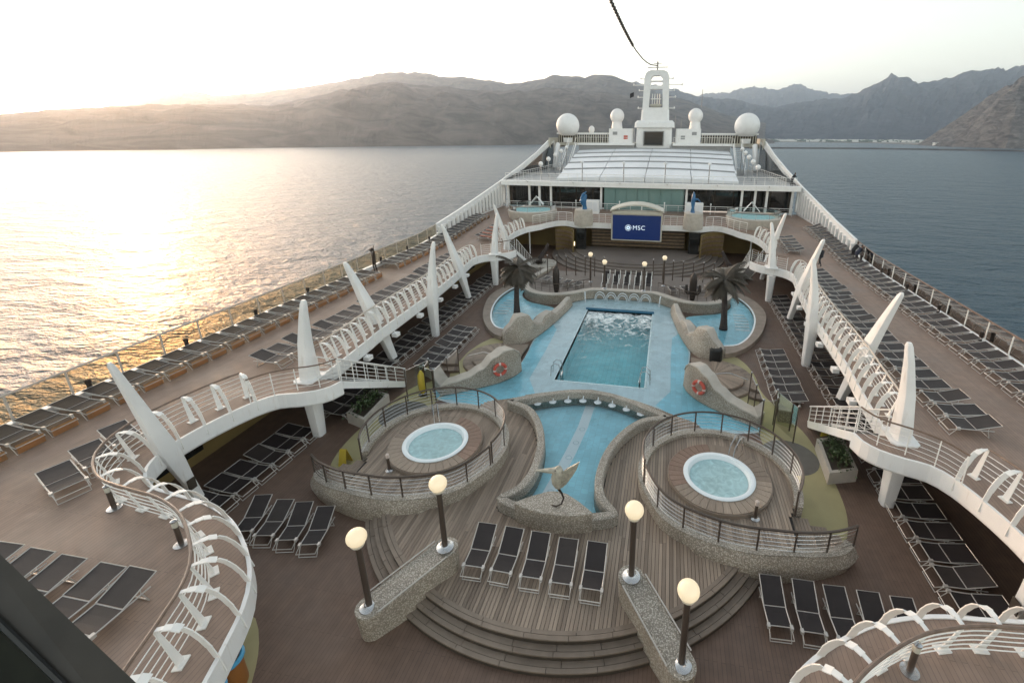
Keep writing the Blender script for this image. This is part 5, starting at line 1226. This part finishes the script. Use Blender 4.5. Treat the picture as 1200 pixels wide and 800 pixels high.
def text(s, size, x, y, z, mat, parent, name):
    cu = bpy.data.curves.new(name, 'FONT'); cu.body = s; cu.size = size; cu.extrude = .004; cu.align_x = 'LEFT'; cu.align_y = 'CENTER'; cu.offset = .0; cu.space_character = 1.1
    ob = bpy.data.objects.new('tmp', cu); C.objects.link(ob); dg = bpy.context.evaluated_depsgraph_get(); me = bpy.data.meshes.new_from_object(ob.evaluated_get(dg)); bpy.data.objects.remove(ob)
    me.materials.clear(); me.materials.append(mat); o = linked(name, me, parent); off = OFF.get(parent.name,(0,0,0)); o.rotation_euler = (R(90),0,0); o.location = (x-off[0], y-off[1], z-off[2]); return o
text('MSC', .72, -.45, 53.688, 3.75, m_print, t, 'lettering')
mb = MB()
for q in range(16):
    a = R(q*22.5); r1 = .40 if q % 2 == 0 else .26
    mb.add([(-.95+.10*math.cos(a-.5),53.69,3.75+.10*math.sin(a-.5)),(-.95+r1*math.cos(a),53.69,3.75+r1*math.sin(a)),(-.95+.10*math.cos(a+.5),53.69,3.75+.10*math.sin(a+.5))],[(0,1,2)])
mb.build('compass_emblem', m_print, t)['kind'] = 'stuff'
MB().tube([(-.95+.34*math.cos(R(a)),53.69,3.75+.34*math.sin(R(a))) for a in range(0,360,15)],.02,4,closed=True).build('emblem_ring', m_print, t)
t = thing('screen_canopy', 'curved cream canopy on top of the big blue screen', 'canopy', (0,54.2,5.4))
cp = [(x, 5.75+.75*(1-(x/3.1)**2)) for x in [-3.05+6.1*i/16 for i in range(17)]]
mb = MB(); vs = []
for (x,z) in cp: vs += [(x,53.2,z),(x,55.2,z+.12),(x,55.2,z+.0),(x,53.2,z-.14)]
n = len(cp); mb.add(vs,[(i*4+j,i*4+(j+1)%4,(i+1)*4+(j+1)%4,(i+1)*4+j) for i in range(n-1) for j in range(4)]+[(0,1,2,3),(n*4-1,n*4-2,n*4-3,n*4-4)]); mb.build('canopy_roof', m_creamw, t, smooth=True)
MB().box(-2.9,2.9,53.5,54.6,5.36,5.7).build('canopy_box', m_creamw, t)
for s in (-1,1): MB().tube([(s*2.6,54.6,3.9),(s*2.6,54.6,5.8)],.06,6).build('post', m_creamw, t)
# ================================================================== FORWARD BUILDING
t = thing('forward_lounge', 'long dark glazed lounge front with white roof edge behind the forward balcony', 'building', (0,66.5,3.9))
MB().box(-20.2,20.2,67.6,67.9,3.9,7.1).build('back_wall', m_dkwall, t)
for k in range(16):
    x = -19.5+k*2.45
    if -6 < x+1.2 < 6: continue
    MB().box(x,x+2.3,67.5,67.58,4.1,6.9).build('window_pane', m_dkglass, t)
for k in range(7): MB().box(-5.4+k*1.55,-5.4+k*1.55+1.5,65.7,65.76,3.95,7.05).build('green_pane', m_gglass, t)
MB().box(-5.5,5.6,66,67.4,3.91,7.0).build('core_wall', m_gglass, t)
for x in (-16.4,-14.9,-13.2,-5.9,5.9,13.2,14.9,16.4,-19.6,19.6): MB().box(x-.14,x+.14,65.8,66.1,3.9,7.08).build('column', m_white, t)
MB().box(-20.4,20.4,65.2,66.0,7.08,7.72).build('roof_edge', m_white, t)
MB().box(-20.4,20.4,66.003,98,7.2,7.6).build('roof_slab', m_greyp, t)
for x in (-16.4,-9.8,-3.2,3.2,9.8,16.4):
    c = thing('roof_light', f'small bracket lamp on the white roof edge at {"left" if x<0 else "right"} {["","inner","middle","outer"][int(abs(x)//6)+1]} position', 'light', (x,65.0,7.6))
    MB().bar((x,65.2,7.55),(x,64.75,7.75),.05).build('arm', m_dkbrz, c); MB().lathe([(.01,-.1),(.14,-.06),(.16,.06),(.01,.12)],(x,64.7,7.78),10).build('head', m_white, c, smooth=True)
railing('roof_railing', 'long white railing along the front edge of the roof deck', [(-19.8,65.5),(19.8,65.5)], 7.72, h=1.05, d=1.3, nr=3, mh=m_white2, mp=m_white2, mr=m_white2)
for k in range(7):
    x = -9.2+k*3.05
    c = thing('balcony_post_light', f'{ORD[k]} slim post from the left along the balcony in front of the lounge', 'post', (x,64.2,3.9), group='slim posts before the lounge')
    cyl('post', .05, 1.3, m_white2, c, (x,64.2,3.9)); MB().lathe([(.09,0),(.09,.15),(.02,.2)],(x,64.2,5.2),8).build('head', m_white, c)
railing('lounge_railing', 'low white railing in front of the dark lounge windows', [(-19.5,64.6),(19.5,64.6)], 3.92, h=1.0, d=1.6, nr=3, mh=m_white2, mp=m_white2, mr=m_white2)
# telescoping magrodome roof
t = thing('sliding_glass_roof', 'large white sliding roof of five telescoping curved panels', 'roof', (0,68.4,7.6))
prof = [(68.4,73.6,13.0,7.9,8.75),(73.6,78.2,13.3,8.6,9.5),(78.2,82.6,13.5,9.2,10.1),(82.6,87,13.8,9.8,10.65),(87,92.5,14.1,10.3,11.15)]
for k,(y0,y1,w_,z0,z1) in enumerate(prof):
    nseg = 4
    for q in range(nseg):
        mb = MB(); xa = -w_+2*w_*q/nseg+.05; xb = -w_+2*w_*(q+1)/nseg-.05; N_ = 6; vs = []
        for i in range(N_+1):
            x = xa+(xb-xa)*i/N_; a = .38*(1-(x/w_)**2)
            vs += [(x,y0,7.62),(x,y0,z0+a),(x,y0+.5,z0+a+.12),(x,y1+.3,z1+a),(x,y1+.3,7.62)]
        fs2 = []
        for i in range(N_):
            for j in range(4): fs2.append((i*5+j,(i+1)*5+j,(i+1)*5+j+1,i*5+j+1))
        fs2 += [(0,1,2,3,4),(N_*5+4,N_*5+3,N_*5+2,N_*5+1,N_*5)]
        mb.add(vs,fs2).build('roof_panel', m_roofw, t)
    sm = MB(); pts = []
    for i in range(17):
        x = -w_+2*w_*i/16; pts.append((x,y1+.32,z1+.38*(1-(x/w_)**2)+.05))
    sm.tube(pts,.13,4).build('seam_gutter', m_greyp, t)
for q,x in enumerate((-8.7,-2.85,2.85,8.7)):
    c = thing('roof_lamp_post', f'{ORD[q]} thin lamp post from the left in front of the white sliding roof', 'lamp', (x,66.3,7.7), group='thin lamp posts before the sliding roof')
    cyl('post', .07, 2.5, m_greyp, c, (x,66.3,7.7)); MB().lathe([(.01,-.02),(.22,.03),(.24,.12),(.16,.3),(.01,.36)],(x,66.3,10.2),12).build('globe', m_roofw, c, smooth=True)
for s in (-1,1):
    for q in range(5):
        y = 68.5+q*5.2; x = s*(15.3+.15*q)
        c = thing('roof_globe_lamp', f'{ORD[q]} globe lamp from the near end along the {side(s)} edge of the sliding roof', 'lamp', (x,y,7.6), group='globe lamps beside the sliding roof')
        cyl('post', .06, 2.0+q*.45, m_greyp, c, (x,y,7.6)); MB().lathe([(.01,-.1),(.26,.05),(.36,.3),(.26,.55),(.01,.68)],(x,y,9.6+q*.45),14).build('globe', m_white, c, smooth=True)
    t = thing('roof_side_stairs', f'steep white stairs beside the {side(s)} edge of the sliding roof up to the upper platform', 'stairs', (s*15.5,86,7.6))
    for q in (0,1.4): MB().bar((14.6+q,84,7.7),(14.6+q,92,12.4),.12,.4).build('stringer', m_white, t, sx=s)
    for q in range(14): MB().box(14.66,15.94,84+q*.57,84.35+q*.57,7.9+q*.33,7.95+q*.33).build('tread', m_greyp, t, sx=s)
    for q in (0,1.4): MB().tube([(14.6+q,84,8.8),(14.6+q,92,13.5)],.04,5).build('handrail', m_white2, t, sx=s)
    # terraces with slatted rail along the side of the roof
    railing('roof_side_railing', f'white railing along the {side(s)} side of the roof deck', [(18.6,66.5),(18.3,80),(17.9,93)], lambda u: 7.62+u*.0, h=1.1, d=1.2, nr=3, mh=m_white2, mp=m_white2, mr=m_white2, sx=s)
# upper platform with domes
t = thing('upper_platform', 'white upper platform with dark open sides carrying the domes and the mast', 'platform', (0,94,7.6))
MB().box(-14.3,14.3,93.4,108,7.62,11.2).build('base_block', m_greyp, t)
for s in (-1,1):
    MB().box(3.7,14.3,93.4,108,11.203,12.1).build('side_block', m_greyp, t, sx=s)
    MB().box(3.7,14.6,93.1,108,12.1,12.45).build('platform_floor', m_white, t, sx=s)
MB().box(-19.9,19.9,98,108,11.9,12.5).build('wing_floor', m_creamw, t)
for s in (-1,1):
    MB().box(9.2,19.7,98.6,98.8,12.5,13.9).build('lattice_screen', m_dkwall, t, sx=s)
    for q in range(22): MB().box(9.3+q*.48,9.45+q*.48,98.45,98.6,12.5,14.1).build('lattice_post', m_creamw, t, sx=s)
    MB().box(9.2,19.9,98.4,99.2,14.1,14.4).build('top_beam', m_white, t, sx=s)
    MB().bevbox(4.2,9.0,97.5,102,12.45,15.2,.2).build('equipment_box', m_white, t, sx=s)
    MB().box(5.2,6.0,97.42,97.498,13.2,13.9).build('equipment_hatch', m_red if s < 0 else m_greyp, t, sx=s)
    MB().box(7.3,8.2,97.42,97.498,14.0,14.6).build('equipment_vent', m_greyp, t, sx=s)
    MB().ribbon([(20.0,93),(20.3,98),(19.6,106)],[(0,11.5),(0,13.4),(-.3,13.4),(-.3,11.5)]).build('side_bulwark', m_creamw, t, sx=s)
    MB().tube([(s_*0+18.9,92,7.7),(18.9,93,10),(18.9,95,12.2)],.5,8).build('support', m_white, t, sx=s) if (s_:=1) else None
    d = thing('satellite_dome', f'large white satellite dome on the {side(s)} end of the upper platform', 'dome', (s*17.6,98.5,13.4))
    MB().lathe([(.9,-.9),(1.0,0)],(17.6,98.5,13.4),16).build('dome_base', m_white, d, sx=s, smooth=True)
    MB().lathe([(2.35*math.sin(R(a))+1e-3,-2.35*math.cos(R(a))) for a in [35+145*i/16 for i in range(17)]],(17.6,98.5,15.75),32).build('dome_shell', m_white, d, sx=s, smooth=True)
    d = thing('satellite_dome', f'smaller white satellite dome on a stem to the {side(s)} of the mast', 'dome', (s*8.0,103,15.2))
    MB().lathe([(1.2,-.2),(1.0,1.4)],(8.0,103,15.2),16).build('dome_base', m_white, d, sx=s, smooth=True)
    MB().lathe([(1.45*math.sin(R(a))+1e-3,-1.5*math.cos(R(a))) for a in [40+140*i/14 for i in range(15)]],(8.0,103,17.7),26).build('dome_shell', m_white, d, sx=s, smooth=True)
    railing('platform_front_railing', f'thin white railing on the {side(s)} front of the upper platform', [(3.8,93.3),(14.4,93.3)], 12.45, h=1.1, d=1.2, nr=2, mh=m_white2, mp=m_white2, mr=m_white2, sx=s)
d = thing('satellite_dome', 'tiny white dome just right of the large left dome', 'dome', (-12.9,100,14.4))
MB().lathe([(.45,0),(.62,.5),(.55,1.0),(.25,1.3),(.01,1.38)],(-12.9,100,14.4),14).build('dome_shell', m_white, d, smooth=True)
# mast
t = thing('radar_mast', 'tall white ship mast with oval openings, yardarms and a dark window in its foot', 'mast', (0,98,11.6))
MB().prism([(-3.55,96.8),(3.55,96.8),(3.55,101),(-3.55,101)],7.7,11.6).build('foot_block', m_white, t)
def front_loft(levels, nm):      # levels: (z, halfwidth, yfront, yback)
    mb = MB(); 
    for (z,w_,y0,y1) in levels:
        b_ = min(.35,w_*.3); mb.v += [(-w_+b_,y0,z),(w_-b_,y0,z),(w_,y0+b_,z),(w_,y1-b_,z),(w_-b_,y1,z),(-w_+b_,y1,z),(-w_,y1-b_,z),(-w_,y0+b_,z)]
    for i in range(len(levels)-1):
        for j in range(8): mb.f.append((i*8+j,i*8+(j+1)%8,(i+1)*8+(j+1)%8,(i+1)*8+j))
    k = (len(levels)-1)*8; mb.f += [tuple(reversed(range(8))),tuple(k+j for j in range(8))]
    return mb.build(nm, m_white, t)
front_loft([(11.6,3.55,96.6,101),(15.4,3.4,97,101)],'lower_tower')
front_loft([(15.4,3.9,96.5,101),(16.3,3.8,96.6,101),(16.7,3.4,97,101)],'shoulder')
front_loft([(16.7,2.75,97.4,101),(18.7,2.65,97.6,101)],'upper_tower')
MB().box(-2.05,1.95,96.5,96.59,12.0,14.75).build('window_frame', m_greyp, t)
MB().box(-1.85,1.75,96.44,96.498,12.15,14.6).build('window_pane', m_dkglass, t)
outline = [(-2.55,18.7),(-2.35,24.6),(-2.0,25.4),(-1.2,25.75),(1.2,25.75),(2.0,25.4),(2.35,24.6),(2.55,18.7)]
holes = [[(-1.35,19.1),(-1.2,22.4),(1.2,22.4),(1.35,19.1)],[(-1.15,23.0),(-1.1,24.3),(-.7,24.8),(.7,24.8),(1.1,24.3),(1.15,23.0)]]
mb = MB(); mb.prism(outline,97.9,99.6,holes=holes); mb.v = [(x,z,y) for x,y,z in mb.v]; mb.build('frame_top', m_white, t)
MB().box(-1.15,1.15,98.2,99.3,23.75,23.95).build('cross_shelf', m_white, t)
MB().lathe([(.9,0),(1.15,.3),(1.15,.5),(.3,.6)],(0,98.6,19.2),16).build('radar_base', m_creamw, t)
for x in (-.7,-.25,.25,.7): MB().tube([(x,98.6,19.7),(x,98.6,21.6)],.08,6).build('aerial', m_white, t)
MB().box(-1.0,1.0,98.4,98.8,20.6,20.75).build('radar_bar', m_white, t)
for z,l,r_ in ((23.2,4.4,4.9),(22.2,3.3,3.4),(21.0,3.5,3.7),(24.3,3.1,3.1),(19.0,3.4,3.6)):
    MB().bar((-l,98.7,z),(-2.3,98.7,z),.12).build('yardarm', m_white, t); MB().bar((2.3,98.7,z),(r_,98.7,z),.12).build('yardarm', m_white, t)
    for x in (-l,r_): MB().lathe([(.1,-.1),(.14,.1),(.05,.3)],(x,98.7,z),8).build('nav_light', m_white, t)
MB().tube([(0,98.6,25.7),(0,98.6,27.3)],.16,6).build('topmast', m_greyp, t)
MB().bar((-1.9,98.6,26.3),(2.0,98.6,26.3),.14).build('radar_scanner', m_greyp, t); MB().bar((-.8,98.6,26.95),(.8,98.6,26.95),.1).build('top_yard', m_greyp, t)
for x,z0,z1 in ((8.9,19.2,22.5),(4.0,15.2,17.8),(5.2,15.2,16.9)): 
    c = thing('whip_aerial', f'thin vertical aerial {["above the right small dome","close to the right of the mast","a little right of the mast foot"][[8.9,4.0,5.2].index(x)]}', 'aerial', (x,101,z0)); cyl('rod', .05, z1-z0, m_greyp, c, (x,101,z0))
t = thing('flag', 'small dark flag hanging left of the mast', 'flag', (-4.6,98,21.4))
MB().tube([(-4.2,98,20.9),(-4.3,98,23.2)],.03,4).build('halyard', m_greyp, t)
mb = MB(); vs = []
for i in range(6):
    for j in range(2): vs.append((-4.3-i*.15,98+.12*math.sin(i*1.6),21.9-j*.8-(i*.06)))
mb.add(vs,[(i*2,i*2+2,i*2+3,i*2+1) for i in range(5)]).build('cloth', m_cloth, t)
# dressing line with dark lamps
pts = [(0,98.6,26.6),(-1.1,95,26.3),(-2.3,89,26.5),(-3.1,83.3,27.0),(-3.8,72,27.7),(-4.2,58.8,28.3),(-4.8,40,29.2),(-5.4,15,30.5),(-6,-5,32)]
t = thing('dressing_line', 'cable with small dark lamps running up from the mast top out of the frame', 'cable', (0,98.6,26.6))
sp_ = [(p.x,p.y,p.z) for p in spline(pts,3)]
MB().tube(sp_,.10,5).build('cable', m_dkbrz, t)
for p,tn in evenly([Vector(q) for q in sp_ if q[1] < 82], 1.3): MB().lathe([(.02,-.30),(.20,-.16),(.20,.16),(.02,.28)],p,6).build('lamp_bulb', m_dkbrz, t)
t = thing('thin_stay_wire', 'thin pale stay wire left of the lamp cable against the sky', 'wire', (-1,99,24))
MB().tube([(-1.5,99,25.5),(-4.8,80,27.3),(-7,60,28),(-9,20,29),(-9.5,-5,30)],.03,4).build('wire', m_greyp, t)
# ================================================================== NEAR DARK WINDOW FRAME (lower left)
t = thing('dark_window_frame', 'dark sloping frame beam with dark glass crossing the bottom left corner', 'frame', (0,2,11))
MB().add([(.70,1.01,12.62),(1.57,.97,11.56),(1.40,.88,11.60),(.77,.92,12.42),(.60,1.047,12.568),(1.50,1.008,11.46),(1.325,.913,11.51),(.68,.953,12.36)],
    [(0,1,2,3),(7,6,5,4),(0,4,5,1),(3,2,6,7),(0,3,7,4),(1,5,6,2)]).build('beam', m_frame, t)
MB().tube([(.78,.905,12.415),(1.40,.868,11.607)],.012,6).build('gasket', m_black, t)
MB().add([(.745,.95,12.38),(1.37,.90,11.57),(1.2,.5,11.4),(.75,.45,11.95),(.715,.97,12.37),(1.34,.92,11.55),(1.17,.52,11.38),(.72,.47,11.93)],[(0,1,2,3),(7,6,5,4),(0,4,5,1),(1,5,6,2),(2,6,7,3),(3,7,4,0)]).build('glass', m_fglass, t)
# chairs and people at the far end of the pool
def chair(x,y,z,label,group):
    c = thing('white_chair', label, 'chair', (x,y,z), group=group)
    for s in (-1,1): MB().tube([(x+s*.27,y-.4,z),(x+s*.25,y-.35,z+.42),(x+s*.25,y+.3,z+.42),(x+s*.25,y+.55,z+1.15)],.035,5).build('side_frame', m_white2, c)
    MB().add([(x-.24,y-.35,z+.43),(x+.24,y-.35,z+.43),(x+.24,y+.28,z+.43),(x-.24,y+.28,z+.43)],[(0,1,2,3)]).build('seat', m_sling, c)
    MB().add([(x-.24,y+.30,z+.45),(x+.24,y+.30,z+.45),(x+.24,y+.55,z+1.0),(x-.24,y+.55,z+1.0)],[(0,1,2,3)]).build('backrest', m_sling, c)
    return c
for r_ in range(2):
    for k in range(5): chair(-1.9+k*1.0, 40.6+r_*1.5, .62, f'{five[k]} chair in the {["near","far"][r_]} row on the terrace behind the fountain', 'pale framed chairs behind the fountain')
for sx in (-1,1):
    for k in range(4): place(protoB, sx*(4.3+1.1*k), 40.2+.35*k, .63, R(180)+sx*R(10), f'{ORD[k]} dark lounger from the middle on the {side(sx)} cactus terrace', f'loungers on the {side(sx)} cactus terrace')
for sx in (-1,1):
    for k in range(7):
        x = 2.4+k*.95; c = thing('terrace_post', f'{ORD[k]} bronze screen post from the middle at the back of the {side(sx)} terrace', 'post', (sx*x,44.0-.05*k,.62), group='screen posts behind the terrace')
        cyl('post', .05, 1.9, m_bronze, c, (sx*x,44.0-.05*k,.62)); MB().lathe([(.07,0),(.07,.1),(.02,.14)],(sx*x,44.0-.05*k,2.52),8).build('cap', m_steel, c)
# warm downlights under the gallery
for sx in (-1,1):
    for k in range(6):
        c = thing('downlight', f'{ORD[k]} small warm ceiling light from the near end under the {side(sx)} gallery', 'light', (sx*15.6,14+k*6.2,2.5), group='ceiling lights under the galleries')
        MB().lathe([(.11,0),(.11,.04)],(15.6,14+k*6.2,2.5),10).build('lens', m_small, c, sx=sx)
# ================================================================== HAZE
hm = bpy.data.materials.new('haze_air'); hm.use_nodes = True; hn = hm.node_tree; hn.nodes.clear()
ho = hn.nodes.new('ShaderNodeOutputMaterial'); pv = hn.nodes.new('ShaderNodeVolumePrincipled')
pv.inputs['Color'].default_value = (.76,.86,1.0,1); pv.inputs['Density'].default_value = 7.5e-5; pv.inputs['Anisotropy'].default_value = .78
hn.links.new(pv.outputs[0], ho.inputs['Volume'])
o = MB().box(-23000,23000,-5000,27000,-60,2200).build('haze', hm); o['kind'] = 'stuff'
o['label'] = 'pale evening haze over the bay and mountains'
